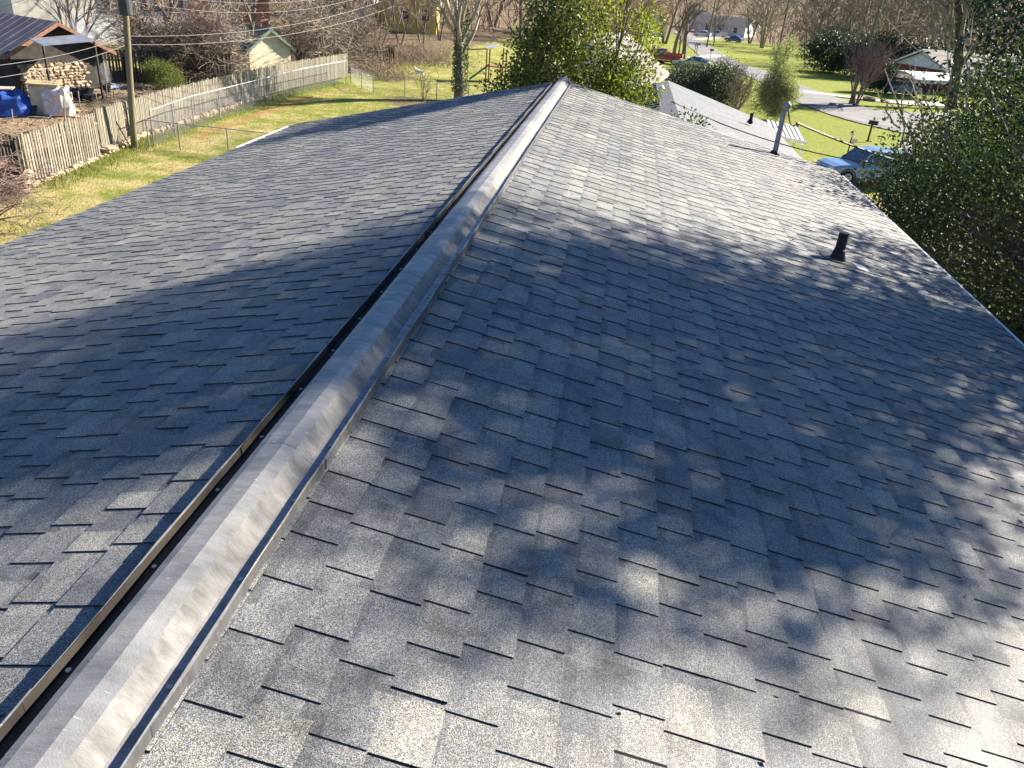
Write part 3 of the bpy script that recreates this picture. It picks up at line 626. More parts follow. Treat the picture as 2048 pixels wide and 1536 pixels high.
# red pickup lawn: house behind the hollies, far porch house, far white house
house_gable('porch_house', 'far low house with dark roof and white porch posts', (36, 262, gz(36, 262)), rad(62), 9, 16, 2.9, 1.9, .7, MT['whiteside'], MT['roofdark'], wins=[('f', -2.5, 1.6, 1.2, 1.5), ('f', 2.5, 1.6, 1.2, 1.5), ('r', 4, 1.6, 1.3, 1.5), ('r', 10, 1.6, 1.3, 1.5), ('l', 3, 1.6, 1.2, 1.5), ('l', 8, 1.6, 1.2, 1.5), ('l', 12, 1.6, 1.2, 1.5)], door=(0, 1.0, 2.1))
house_gable('white_far_house', 'small far white house above the parked cars', (24.5, 287, gz(24, 287)), rad(20), 7, 9, 3.6, 1.8, .4, MT['whiteside'], MT['rooflight'], wins=[('f', -1.5, 1.9, 1.1, 1.3), ('f', 1.5, 1.9, 1.1, 1.3)], door=(0, 1.0, 2.1))
house_gable('grey_far_house', 'grey far house tucked in the woods left of the tall pole', (6.0, 205, gz(6, 205)), rad(35), 8, 12, 3.0, 2.0, .5, MT['siding'], MT['roofdark'], wins=[('f', -2, 1.6, 1.2, 1.3), ('f', 2, 1.6, 1.2, 1.3), ('r', 4, 1.6, 1.2, 1.3)], door=(0, 1.0, 2.1))
house_gable('pale_far_house', 'pale far house half hidden by the woods right of centre', (62, 236, gz(62, 236)), rad(70), 9, 13, 3.0, 2.0, .5, MT['whiteside'], MT['rooflight'], wins=[('f', -2, 1.6, 1.2, 1.3), ('f', 2, 1.6, 1.2, 1.3), ('l', 4, 1.6, 1.2, 1.3)])
# red house with metal carport across the street
rh, rrf = house_gable('red_brick_house', 'low red house with pale roof behind the big bare tree', (37.5, 112, gz(37.5, 112)), rad(-62), 9.0, 17, 2.7, 1.9, .6, MT['redwall'], MT['rooflight'], wins=[('r', 4, 1.5, 1.5, 1.2), ('r', 9, 1.5, 1.2, 1.2), ('r', 13, 1.5, 1.6, 1.2), ('f', 0, 1.5, 1.4, 1.2)], gable=MT['whiteside'])
cp = thing('metal_carport', 'open carport with curved white metal roof across the street', 'carport', (31.5, 99.5, gz(31.5, 99.5)), rad(-70))
t_ = np.linspace(-1, 1, 13); arc = np.array([(2.6 * u, 2.65 - 0.55 * abs(u) ** 2.6) for u in t_]); arc = np.vstack([arc, [(2.6, 1.75)]]); arc = np.vstack([[(-2.6, 1.75)], arc])
q = MB(); poly = np.vstack([arc, (arc - np.array([0, .05]))[::-1]]); q.prism(poly, 0, 6.5); q.build('roof', MT['white'], cp)
for y in (0.1, 3.2, 6.3):
    for s in (-1, 1): q = MB(); q.box((s * 2.5, y, 0.9), (.07, .07, 2.2)); q.build('post', MT['galv'], cp)
# left: dark cabin with metal roof
ap = at(105, 47, 57.0)
cb, crf = house_gable('dark_cabin', 'dark timber cabin with brown metal roof beyond the picket fence', (ap[0], ap[1], ap[2] - 4.2), rad(66), 5.6, 12, 2.75, 1.42, .55, MT['darkwall'], MT['darkmetal'], wins=[('f', -1.6, 1.3, .9, 1.4), ('l', 2.4, 1.3, 1.0, 1.3)], seams=.8, trim=MT['brownwood'])
ln = thing('lean_to_roof', 'sheet of pale blue grey metal roofing propped against the dark cabin', 'lean-to', tuple(at(130, 130, 54.5) * [1, 1, 0] + [0, 0, float(gz(*at(130, 130, 54.5)[:2]))]))
lo = np.array(ln.location); A_, B_, C_, D_ = at(58, 79, 55.2), at(163, 70, 56.5), at(188, 83, 54.2), at(86, 92, 53.0)
q = MB(); q.add([p - lo + np.array([0, 0, o]) for p in (A_, B_, D_, C_) for o in (0, .05)], np.array([[0, 1, 3, 2], [4, 6, 7, 5], [0, 4, 5, 1], [2, 3, 7, 6], [0, 2, 6, 4], [1, 5, 7, 3]])); q.build('metal_sheet', MT['metalroof'], ln)
for p in (C_, D_): q = MB(); q.beam(p - lo, (p - lo) * [1, 1, 0] + [0, 0, -.2], .1); q.build('post', MT['darkwall'], ln)
# cream houses behind, brick house, shed, yellow wall
c_ = at(60, 30, 82.0); house_gable('cream_house', 'tall cream house wall at the far upper left corner', (c_[0] - 6, c_[1] - 1, gz(c_[0], c_[1])), rad(62), 9, 12, 5.4, 2.0, .3, MT['whiteside'], MT['rooflight'], wins=[('f', -2, 3, 1.0, 1.4)])
c_ = at(235, 40, 84.0)
wh = thing('white_house', 'long white house with a row of tall windows behind the dark cabin', 'house', (c_[0] + 1.5, c_[1] - 2, gz(c_[0], c_[1])), rad(50))
q = MB(); q.box((-1, 3, 2.6), (14, 6, 6.4)); q.build('wall', MT['siding'], wh)
q = MB(); q.add([(x, y, 5.75 + (0 if y < 1 else 1.6) + o) for x in (-8.6, 6.6) for y in (-.6, 3.2) for o in (0, .15)], BOXF); q.add([(x, y, 5.75 + (0 if y > 5 else 1.6) + o) for x in (-8.6, 6.6) for y in (3.2, 6.6) for o in (0, .15)], BOXF); q.build('roof', MT['rooflight'], wh)
for k in range(7):
    u = -1.0 + k * 1.05; q = MB(); q.box((u, -.03, 3.6), (.8, .1, 2.0)); f_ = q.build('window', MT['white'], wh); q = MB(); q.box((u, -.06, 3.6), (.62, .1, 1.84)); q.build('pane', MT['glass'], f_)
q = MB(); q.box((0.6, -.9, 1.2), (9.0, .16, 2.3)); q.build('white_skirt_panel', MT['white'], wh)
c_ = at(432, 20, 90.0); bh, brf = house_gable('brick_house', 'red brick house with white sash window at the top edge', (c_[0] + .5, c_[1], c_[2] - 2.9), rad(40), 9.5, 9, 6.0, 2.4, .4, MT['brick'], MT['roofdark'], wins=[('f', -.55, 4.4, 1.25, 2.0), ('f', -3.4, 4.4, 1.2, 1.9), ('f', 2.5, 4.4, 1.2, 1.9)])
c_ = gp(560, 137); sh, srf = house_gable('garden_shed', 'pale yellow garden shed with green roof behind the fence', (at(535, 100, 68)[0] + .2, at(535, 100, 68)[1], -.05), rad(58), 3.7, 4.2, 2.0, 1.3, .28, MT['shedwall'], MT['shedroof'], trim=MT['shedroof'])
c_ = at(818, 62, 112.0); house_gable('yellow_house', 'yellow house wall glimpsed through the bare thicket', (c_[0], c_[1], gz(c_[0], c_[1])), rad(10), 7, 8, 3.6, 1.8, .3, MT['yellow'], MT['roofdark'], wins=[('f', -.6, 2.2, 1.2, 1.5), ('f', 2.1, 2.2, 1.1, 1.5)])
c_ = at(690, 2, 120.0); house_gable('tan_far_house', 'tan house among bare trees at the top edge left of centre', (c_[0], c_[1], gz(c_[0], c_[1])), rad(-15), 9, 9, 4.6, 2.0, .4, MT['siding'], MT['brownwood'], wins=[('f', -2, 2.8, 1.1, 1.3), ('f', 2, 2.8, 1.1, 1.3)])

# ------------------------------------------------------------------ fences
frng = np.random.default_rng(21)
def picket_fence(name, label, pts, h, w=0.125, gap=0.055, mat=None, rails=(0.35, 1.35), base=0.0, top='dog', lean=0.0):
    P = np.array(pts, float); seg = np.linalg.norm(np.diff(P, axis=0), axis=1); S = np.concatenate([[0], np.cumsum(seg)])
    z0 = float(gz(P[0, 0], P[0, 1])); t = thing(name, label, 'fence', (P[0, 0], P[0, 1], z0)); o = np.array([P[0, 0], P[0, 1], z0]); mat = mat or MT['fence']
    def pos(s):
        k = min(np.searchsorted(S, s, 'right') - 1, len(seg) - 1); u = (s - S[k]) / seg[k]; p = P[k] + (P[k + 1] - P[k]) * u
        d = (P[k + 1] - P[k]) / seg[k]; return p, d
    s = 0.05; n = 0
    while s < S[-1] - w and n < 298:
        p, d = pos(s + w / 2); zz = float(gz(p[0], p[1])) + base + frng.normal(0, .012); hh = h + frng.normal(0, .03)
        a = d * w / 2 * frng.uniform(.9, 1.02); nn = np.array([d[1], -d[0]]) * 0.011; tl = frng.normal(0, .012) + lean
        prof = [(-1, 0), (1, 0), (1, hh - .05), (.55, hh), (-.55, hh), (-1, hh - .05)]
        q = MB(); V2 = [];
        for sgn in (-1, 1):
            for u, z in prof: V2.append([p[0] + a[0] * u + nn[0] * sgn + d[0] * tl * z, p[1] + a[1] * u + nn[1] * sgn + d[1] * tl * z, zz + z])
        j = np.arange(6); j2 = (j + 1) % 6; q.add(V2, [np.stack([j, j2, j2 + 6, j + 6], 1), np.array([[0, 1, 2, 5], [6, 11, 8, 7], [5, 2, 3, 4], [11, 10, 9, 8]])], np.clip(frng.normal(.5, .25), 0, 1))
        q.build('picket', mat, t, off=o); s += w + gap + frng.normal(0, .006); n += 1
    for k in range(len(seg)):
        m = max(1, int(seg[k] / 2.4))
        for j in range(m):
            a = P[k] + (P[k + 1] - P[k]) * j / m; b2 = P[k] + (P[k + 1] - P[k]) * (j + 1) / m; d = (P[k + 1] - P[k]) / seg[k]; nn = np.array([d[1], -d[0]]) * -0.035
            for rz_ in rails:
                q = MB(); q.beam((a[0] + nn[0], a[1] + nn[1], float(gz(*a)) + base + rz_), (b2[0] + nn[0], b2[1] + nn[1], float(gz(*b2)) + base + rz_), .04, .085); q.build('rail', mat, t, off=o)
            q = MB(); q.box((a[0] + nn[0] * 3, a[1] + nn[1] * 3, float(gz(*a)) + base + h * .45), (.1, .1, h * 1.02)); q.build('post', mat, t, off=o)
    return t
FB = 0.06
picket_fence('picket_fence', 'weathered grey picket fence panel nearest the camera at the left edge', [(fence_x(26.9), 26.9), (fence_x(32.1), 32.1)], 1.82, .10, .075, base=FB, lean=-.03)
picket_fence('picket_fence', 'short weathered picket panel with gate just left of the utility pole', [(fence_x(32.3) - .1, 32.3), (fence_x(35.0) - .1, 35.0)], 1.75, .10, .03, base=FB + .12)
picket_fence('picket_fence', 'long weathered picket fence running away behind the wire mesh fence', [(fence_x(y) - (.1 if y < 36 else 0), y) for y in (35.5, 39, 43, 47, 52, 57, 62, 66)], 1.72, .085, .036, base=FB + .1)
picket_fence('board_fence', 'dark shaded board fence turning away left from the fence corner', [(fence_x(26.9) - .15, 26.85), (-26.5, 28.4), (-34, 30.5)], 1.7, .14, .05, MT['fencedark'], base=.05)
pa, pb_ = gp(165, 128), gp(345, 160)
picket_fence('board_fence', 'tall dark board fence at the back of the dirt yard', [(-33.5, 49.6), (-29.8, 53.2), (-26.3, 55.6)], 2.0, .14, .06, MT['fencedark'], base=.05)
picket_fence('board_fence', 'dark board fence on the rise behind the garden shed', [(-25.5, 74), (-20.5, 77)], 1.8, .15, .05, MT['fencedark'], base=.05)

def chain_link(name, label, pts, h, step=0.085, every=2.6, bottom=0.05):
    P = np.array(pts, float); seg = np.linalg.norm(np.diff(P, axis=0), axis=1); S = np.concatenate([[0], np.cumsum(seg)])
    z0 = float(gz(*P[0])); t = thing(name, label, 'fence', (P[0, 0], P[0, 1], z0)); o = np.array([P[0, 0], P[0, 1], z0])
    def pos(s):
        s = np.clip(s, 0, S[-1]); x = np.interp(s, S, P[:, 0]); y = np.interp(s, S, P[:, 1]); return x, y, gz(x, y)
    s = 0.0
    posts = np.concatenate([np.linspace(S[k], S[k + 1], max(1, int(round(seg[k] / every))) + 1)[:-1] for k in range(len(seg))] + [[S[-1]]])
    for s in posts:
        x, y, z = pos(s); q = MB(); q.tube([(x, y, z - .1), (x, y, z + h + .04)], .03, 8); q.tube([(x, y, z + h + .03), (x, y, z + h + .07)], [.038, .02], 8); q.build('post', MT['galvdull'], t, off=o)
    for a, b2 in zip(posts[:-1], posts[1:]):
        p, q2 = pos(a), pos(b2); q = MB(); q.tube([(p[0], p[1], p[2] + h), (q2[0], q2[1], q2[2] + h)], .021, 6); q.build('top_rail', MT['galv'], t, off=o)
    hh = h - bottom; n = int(hh / step); A = []; B = []
    ss = np.arange(-hh, S[-1], step * 1.0)
    for sg in (1, -1):
        u0 = ss if sg > 0 else ss + hh; u1 = ss + hh if sg > 0 else ss
        k = 4
        for j in range(k):
            a = u0 + (u1 - u0) * j / k; b2 = u0 + (u1 - u0) * (j + 1) / k; ok = (np.minimum(a, b2) >= 0) & (np.maximum(a, b2) <= S[-1])
            x, y, z = pos(a[ok]); A.append(np.stack([x, y, z + bottom + hh * j / k], 1)); x, y, z = pos(b2[ok]); B.append(np.stack([x, y, z + bottom + hh * (j + 1) / k], 1))
    q = MB(); A = np.vstack(A); q.segs(A, np.vstack(B), .0026, .0026, 3); tag(q.build('wire_mesh', MT['galvdull'], t, off=o), kind='stuff')
    return t
chain_link('wire_fence', 'tall chain link fence standing in front of the long picket fence', [(fence_x(y) + 1.15, y) for y in (35.0, 40, 46, 52, 58, 62.5)], 1.6)
chain_link('wire_fence', 'low chain link fence crossing the lawn in front towards the roof edge', [(-20.4, 34.7), (-18.9, 34.75), (-12, 35.0), (-4, 35.3)], 1.22)
chain_link('wire_fence', 'far chain link fence crossing the lawn by the bare tree', [(-20.0, 62.6), (-17, 58.6), (-10, 58.9), (-3, 60.5)], 1.22)

# stone walls
srng = np.random.default_rng(5)
def stone_wall(name, label, a, b2, h, th, size, base=0.0, mat=None):
    a = np.array(a, float); b2 = np.array(b2, float); L = np.linalg.norm(b2 - a); d = (b2 - a) / L; nn = np.array([d[1], -d[0]])
    z0 = float(gz(*a)); t = thing(name, label, 'wall', (a[0], a[1], z0)); o = np.array([a[0], a[1], z0]); ang = math.atan2(d[1], d[0])
    q = MB(); p = (a + b2) / 2; zc = float(gz(*p)); q.box((p[0], p[1], zc + base + h / 2 - .06), (L - .1, th * .6, h), rz=ang); q.build('core', MT['stone'], t, off=o)
    z = 0.0
    while z < h - .05:
        hh = size * srng.uniform(.6, 1.0); s = srng.uniform(-.1, .05)
        while s < L:
            w = size * srng.uniform(.9, 1.9); p = a + d * (s + w / 2) + nn * srng.normal(0, .02)
            q = MB(); q.cbox((p[0], p[1], float(gz(*p)) + base + z + hh / 2), (w * .95, th * srng.uniform(.8, 1.0), hh * .95), min(w, hh) * .3, rz=ang + srng.normal(0, .16), ry=srng.normal(0, .16), jit=.02, rng=srng, tone=srng.uniform(0, 1)); q.build('stone', mat or MT['stone'], t, off=o); s += w
        z += hh
    return t
stone_wall('stone_wall', 'low rubble kerb under the nearest picket fence panel', (fence_x(26.9) + .12, 26.6), (fence_x(32.2) + .12, 32.2), .2, .3, .22, -.05)
stone_wall('stone_wall', 'low stone wall below the short gate panel by the utility pole', (fence_x(32.3) + .05, 32.3), (fence_x(35.6) + .1, 35.6), .34, .4, .22, -.05)
stone_wall('stone_wall', 'low pale stone footing under the long picket fence', (fence_x(35.8) + .1, 35.8), (fence_x(50) + .1, 50), .28, .3, .22, -.05)
w1, w2 = gp(52, 190), gp(176, 178)
stone_wall('stone_wall', 'tan rubble stone wall standing in the dirt yard before the dark cabin', w1[:2], w2[:2], 1.55, .5, .23)
stone_wall('stone_stub', 'small heap of stones at the end of the corner fence', gp(48, 388)[:2], gp(62, 372)[:2], .45, .35, .25)
# ------------------------------------------------------------------ trees
def skeleton(rng, base, H, r0, levels=4, spread=0.9, kids=(5, 5, 4), trunk=0.35, droop=0.0, wob=0.12, lean=(0, 0), up=0.25, ratio=0.62, multi=1, minr=0.006, nseg=(6, 5, 4, 3)):
    """returns P0, P1, R0, R1, level arrays of a bare branching tree"""
    out = []
    def grow(p, d, L, r, lev):
        n = nseg[min(lev, len(nseg) - 1)]; rend = max(r * (0.45 if lev == 0 else 0.3), minr); nodes = []
        for k in range(n):
            d = d + rng.normal(0, wob * (1.0 if lev else 0.5), 3); d[2] += up * 0.12 if lev else 0.03
            d[2] -= droop * 0.1 * lev; d = d / np.linalg.norm(d)
            q = p + d * L / n; ra = r + (rend - r) * k / n; rb = r + (rend - r) * (k + 1) / n
            out.append((p, q, ra, rb, lev)); p = q; nodes.append((q, d.copy(), rb, (k + 1) / n))
        if lev + 1 < levels:
            m = kids[min(lev, len(kids) - 1)]
            for j in range(m):
                f = (trunk + (1 - trunk) * (j + rng.uniform(.2, 1)) / m) if lev == 0 else rng.uniform(.25, 1.0)
                k = min(int(f * n), n - 1); q, dd_, rr, _ = nodes[k]
                if lev == 0 and k > 0: q = nodes[k - 1][0] + (q - nodes[k - 1][0]) * (f * n - k)
                az = rng.uniform(0, 2 * math.pi) if lev else (j * 2.4 + rng.normal(0, .4)); side = np.array([math.cos(az), math.sin(az), 0.0])
                side = side - dd_ * (side @ dd_); side /= np.linalg.norm(side) + 1e-6; ang = spread * rng.uniform(.65, 1.15)
                nd = dd_ * math.cos(ang) + side * math.sin(ang); nd[2] += up * .5
                grow(q, nd / np.linalg.norm(nd), L * (ratio if not isinstance(ratio, tuple) else ratio[min(lev, len(ratio) - 1)]) * rng.uniform(.7, 1.15) * (1.15 - .4 * f if lev == 0 else 1), max(rr * rng.uniform(.5, .75), minr), lev + 1)
    for m in range(multi):
        a = m * 2 * math.pi / multi + rng.uniform(0, 1); k = 0.0 if multi == 1 else rng.uniform(.15, .35)
        d = np.array([math.cos(a) * k + lean[0], math.sin(a) * k + lean[1], 1.0]); d /= np.linalg.norm(d)
        grow(np.array(base, float) + np.array([math.cos(a), math.sin(a), 0]) * (0 if multi == 1 else r0 * .8), d, H * (0.62 if levels > 1 else 1) * rng.uniform(.9, 1.05), r0, 0)
    P0 = np.array([s[0] for s in out]); P1 = np.array([s[1] for s in out]); return P0, P1, np.array([s[2] for s in out]), np.array([s[3] for s in out]), np.array([s[4] for s in out])
def bare_parts(t, sk, mat, twig=None, tr_lev=0, sides=(8, 5, 3, 3)):
    P0, P1, r0, r1, lv = sk; rng_ = np.random.default_rng(len(P0))
    b = MB(); k = lv <= tr_lev; b.segs(P0[k], P1[k] + (P1[k] - P0[k]) * .03, r0[k], r1[k], sides[0]); b.build('trunk', mat, t, smooth=True)
    b = MB()
    for l in range(tr_lev + 1, lv.max() + 1):
        k = lv == l
        if k.any(): b.segs(P0[k], P1[k], r0[k], r1[k], sides[min(l, len(sides) - 1)], rng_.uniform(0, 1, k.sum()))
    if len(b.V): b.build('crown', twig or mat, t)
def bare_tree(name, label, loc, seed, H, r0, mat='bark', twig=None, cat='tree', group=None, **k):
    t = thing(name, label, cat, loc, 0, group); bare_parts(t, skeleton(np.random.default_rng(seed), (0, 0, -.15), H, r0, **k), MT[mat], MT[twig or mat]); return t
def leaf_cloud(rng, centers, per, sig, L, W, mb, tone_c=None, up=.3):
    C_ = np.repeat(centers, per, 0); n = len(C_); off = rng.normal(0, 1, (n, 3)) * (np.repeat(np.broadcast_to(sig, (len(centers),)), per)[:, None])
    D = off / (np.linalg.norm(off, axis=1)[:, None] + 1e-6) + rng.normal(0, .6, (n, 3)); D[:, 2] += up * rng.normal(.2, .6, n)
    tn = rng.uniform(0, 1, n) ** 1.2
    if tone_c is not None: tn = np.clip(tn * .6 + np.repeat(tone_c, per) * .5, 0, 1)
    mb.leaves(C_ + off, D, L * rng.uniform(.7, 1.25, n), W * rng.uniform(.75, 1.2, n), rng, tn)
def in_ellipsoids(rng, E, n, shell=.55):
    vol = np.array([e[3] * e[4] * e[5] for e in E]); pick = rng.choice(len(E), n, p=vol / vol.sum()); u = rng.normal(size=(n, 3)); u /= np.linalg.norm(u, axis=1)[:, None]
    r = shell + (1 - shell) * rng.uniform(0, 1, n) ** .6; E = np.array(E); return E[pick, :3] + u * r[:, None] * E[pick, 3:6]
def leafy_tree(name, label, loc, seed, E, nclus, per, sig, L, W, leafm, barkm='bark', trunk_r=.12, cat='tree', group=None, shell=.45, twigr=.012, stems=1, up=.3, tc=None, reach=9.0):
    """E: ellipsoids in local coordinates"""
    rng_ = np.random.default_rng(seed); t = thing(name, label, cat, loc, 0, group); C_ = in_ellipsoids(rng_, E, nclus, shell)
    C_ = C_[C_[:, 2] > .05]; top = max(e[2] + e[5] * .7 for e in E); cx_ = np.average([e[0] for e in E], weights=[e[3] * e[4] * e[5] for e in E]); cy_ = np.average([e[1] for e in E], weights=[e[3] * e[4] * e[5] for e in E])
    if tc: cx_, cy_, top = tc
    b = MB()
    for s in range(stems):
        dx, dy = (rng_.normal(0, .25, 2) if stems > 1 else (0, 0)); z = np.linspace(-.2, top, 9)
        b.tube(np.stack([cx_ * (z / top) ** 1.5 + dx * (1 + z / 3) + rng_.normal(0, .04, 9), cy_ * (z / top) ** 1.5 + dy * (1 + z / 3) + rng_.normal(0, .04, 9), z], 1), np.linspace(trunk_r, trunk_r * .2, 9), 8)
    b.build('trunk', MT[barkm], t, smooth=True)
    b = MB(); Cb = C_[::3]; Cb = Cb[np.hypot(Cb[:, 0] - cx_, Cb[:, 1] - cy_) < reach]; zc = np.clip(Cb[:, 2] * rng_.uniform(.75, .97, len(Cb)), 0, top * .97); S_ = np.stack([cx_ * (zc / top) ** 1.5, cy_ * (zc / top) ** 1.5, zc], 1)
    mid = (S_ + Cb) / 2 + rng_.normal(0, .12, Cb.shape); mid[:, 2] -= .1
    b.segs(S_, mid, twigr * 1.8, twigr * 1.2, 3); b.segs(mid, Cb, twigr * 1.2, twigr * .5, 3); b.build('branches', MT[barkm], t)
    b = MB(); leaf_cloud(rng_, C_, per, sig, L, W, b, rng_.uniform(0, 1, len(C_)), up); b.build('crown', MT[leafm], t); return t

# --- leafy hollies just past the far end of the roof
g0 = G(-.7, 16.8)
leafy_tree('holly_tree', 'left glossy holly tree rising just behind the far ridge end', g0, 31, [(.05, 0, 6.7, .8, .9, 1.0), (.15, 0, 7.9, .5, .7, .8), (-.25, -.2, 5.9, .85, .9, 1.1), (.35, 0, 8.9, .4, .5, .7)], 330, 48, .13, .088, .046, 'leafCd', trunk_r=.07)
g0 = G(.75, 16.6)
leafy_tree('holly_tree', 'right glossy holly tree with sunlit yellow green leaves behind the ridge end', g0, 32, [(-.35, 0, 6.3, .62, .9, 1.1), (-.35, .1, 7.7, .42, .6, .6), (.45, .1, 7.5, .32, .5, .65), (.15, 0, 6.3, .7, .9, .9), (.55, -.2, 9.3, .5, .55, .6), (-.25, 0, 8.8, .35, .5, .7), (1.35, -.7, 9.6, .95, .9, .75), (2.1, -.7, 9.5, .8, .8, .6)], 400, 48, .13, .088, .046, 'leafC', trunk_r=.06, tc=(.05, 0, 9.3), reach=.9, twigr=.008)
g0 = G(2.4, 18.2)
leafy_tree('holly_shoot', 'small holly shoots peeking over the right rake edge', g0, 33, [(.0, 0, 5.55, .42, .4, .42), (.62, .1, 5.2, .22, .3, .34)], 46, 36, .12, .09, .045, 'leafC', trunk_r=.05, cat='shrub')
# --- evergreens along the right eave
g0 = G(7.4, 12.2)
leafy_tree('evergreen_tree', 'broad dark glossy evergreen overhanging the right eave', g0, 41, [(0.2, 0.2, 5.0, 2.8, 3.0, 2.2), (-.6, 1.9, 4.9, 1.7, 2.0, 1.8), (.6, -2.8, 4.3, 2.1, 2.2, 2.3), (-1.4, .5, 6.6, 1.1, 1.3, .9), (-.3, 1.3, 7.2, .9, 1.1, 1.2), (.8, 1.0, 2.6, 2.6, 3.2, 2.2)], 1950, 52, .21, .082, .041, 'leafR', trunk_r=.2, shell=.5)
g0 = G(10.4, 11.7)
KZ = math.tan(SUN_EL) / 0.4770
TE = [(0.0, 0, 6.6, 2.2, 2.05, 2.8), (0.1, 0, 9.6, 2.1, 1.95, 2.6), (.2, .2, 12.6, 1.9, 1.45, 2.2), (.2, .2, 13.2, 1.7, 1.3, 2.0), (.3, .15, 15.2, 1.5, 1.25, 1.6), (.3, .15, 15.0, 1.4, 1.2, 1.6), (.2, -.3, 4.6, 2.2, 1.9, 2.4), (.0, -1.9, 12.3, 1.2, .95, 1.0), (.0, -2.2, 12.0, 1.1, .8, .8), (.0, -1.7, 11.7, 1.3, 1.1, 1.2), (.1, -2.0, 10.8, 1.3, 1.1, 1.4), (-.2, -2.3, 9.4, 1.3, 1.1, 1.3), (.6, -2.6, 8.2, 1.4, 1.2, 1.4)]
TE = [(a, b2, 7 + (c - 7) * KZ if c > 7 else c, d, e, f * (KZ if c > 7 else 1)) for a, b2, c, d, e, f in TE]
leafy_tree('tall_evergreen', 'tall evergreen beside the right eave whose shade crosses the roof', g0, 42, TE, 2000, 34, .165, .12, .06, 'leafR', trunk_r=.25, shell=.15)
g0 = G(13.7, 25.0)
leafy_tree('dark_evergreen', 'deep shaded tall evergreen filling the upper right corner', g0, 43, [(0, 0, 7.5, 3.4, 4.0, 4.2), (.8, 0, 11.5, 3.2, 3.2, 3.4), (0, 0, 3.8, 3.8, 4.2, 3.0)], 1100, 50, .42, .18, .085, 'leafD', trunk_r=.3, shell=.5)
# bare suckers standing out of the right evergreen
sk_r = np.random.default_rng(3); t = thing('bare_shoots', 'pale leafless shoots sticking up from the right evergreen', 'shoots', (6.6, 15.5, 0)); b = MB()
for (a, bb) in (((1812, 240), (1770, 140)), ((1850, 270), (1814, 130)), ((1872, 255), (1820, 130)), ((1862, 285), (1835, 195)), ((1806, 258), (1806, 150)), ((1780, 235), (1755, 180)), ((1893, 225), (1895, 95)), ((1935, 180), (1940, 60))):
    D_ = 15.5 + sk_r.uniform(-.6, .6); A_, B_ = at(*a, D_), at(*bb, D_ + sk_r.uniform(-.4, .4)); A_ = A_ + (A_ - B_) * .5; tt = np.linspace(0, 1, 7)
    P = A_ + (B_ - A_) * tt[:, None] + sk_r.normal(0, .03, (7, 3)); b.tube(P - np.array([6.6, 15.5, 0]), np.linspace(.022, .007, 7), 5)
    for k in (2, 3, 4, 5): q = P[k] + np.array([sk_r.normal(0, .15), sk_r.normal(0, .15), sk_r.uniform(.15, .45)]); b.tube([P[k] - np.array([6.6, 15.5, 0]), q - np.array([6.6, 15.5, 0])], [.008, .004], 4)
b.build('shoot_stems', MT['barkpale'], t)

# --- ivy clad bare tree in the back garden
bp = gp(918, 203); it = bare_tree('ivy_tree', 'big bare multi stemmed tree with ivy climbing its trunk', bp, 51, 8.5, .44, 'bark', 'barkpale', multi=1, kids=(8, 9, 8, 3), trunk=.55, spread=.62, up=.55, levels=5, nseg=(6, 8, 5, 4, 2), minr=.012, ratio=(1.9, .5, .5, .5), wob=.1)
irng = np.random.default_rng(8); n = 2600; z = irng.uniform(.6, 6.2, n) ** 1.0; a = irng.uniform(0, 6.28, n); b = MB(); rr_ = .43 - .015 * z + irng.uniform(0, .2, n)
b.leaves(np.stack([np.cos(a) * rr_, np.sin(a) * rr_, z], 1), irng.normal(0, 1, (n, 3)), .11, .09, irng, irng.uniform(0, 1, n)); b.build('ivy', MT['ivy'], it)
bare_tree('young_bare_tree', 'small dark bare tree on the far lawn beside the thicket', gp(756, 143), 52, 5.0, .09, 'bark', kids=(6, 5, 4), spread=.8, minr=.009)
sb = gp(848, 204); bare_tree('twiggy_shrub', 'little upright twiggy shrub below the bare tree', (sb[0], sb[1], sb[2]), 53, 2.2, .02, 'barkwarm', cat='shrub', multi=9, kids=(3, 3), levels=3, spread=.4, minr=.006)
# Japanese maple like shrub at the lower left, in front of the fence
lb = gp(-25, 468); bare_tree('bare_shrub', 'low spreading bare shrub with purplish twigs at the left edge', lb, 54, 4.0, .06, 'bark', 'barkred', cat='shrub', multi=8, kids=(7, 7, 5), levels=4, spread=1.1, up=-.05, trunk=.2, minr=.0065, wob=.2)
lb = gp(18, 330); bare_tree('bramble_heap', 'tangle of bare canes against the dark corner fence', (lb[0] - .5, lb[1] - .8, gz(lb[0], lb[1])), 55, 1.6, .02, 'barkpale', cat='shrub', multi=26, kids=(5, 4), levels=3, spread=1.0, up=-.2, droop=1.0, trunk=.1, minr=.008, wob=.3)
# yard trees, left
yt = at(145, 60, 66); bare_tree('yard_tree', 'vase shaped bare tree behind the cabin roof', (yt[0], yt[1], gz(yt[0], yt[1])), 56, 8.5, .13, 'barkpale', multi=4, kids=(6, 6, 4), trunk=.3, spread=.55, minr=.010)
yt = gp(318, 150); bare_tree('yard_tree', 'bushy bare tree with a pale broken stub behind the utility pole', yt, 57, 9, .16, 'bark', 'barkwarm', multi=2, kids=(8, 7, 5), trunk=.2, spread=.95, minr=.010)
yt = gp(400, 165); bare_tree('coppiced_shrub', 'reddish many stemmed bare shrub beside the covered heap', yt, 58, 5.2, .045, 'barkred', cat='shrub', multi=12, kids=(5, 4, 3), trunk=.25, spread=.5, minr=.007)
yt = gp(512, 150); bare_tree('dark_trunk_tree', 'dark trunked bare tree standing against the pale shed', (yt[0] + .15, yt[1] - 1.0, gz(yt[0], yt[1])), 59, 11, .20, 'bark', multi=1, kids=(9, 7, 5), trunk=.3, spread=.85, minr=.011, lean=(-.06, 0))
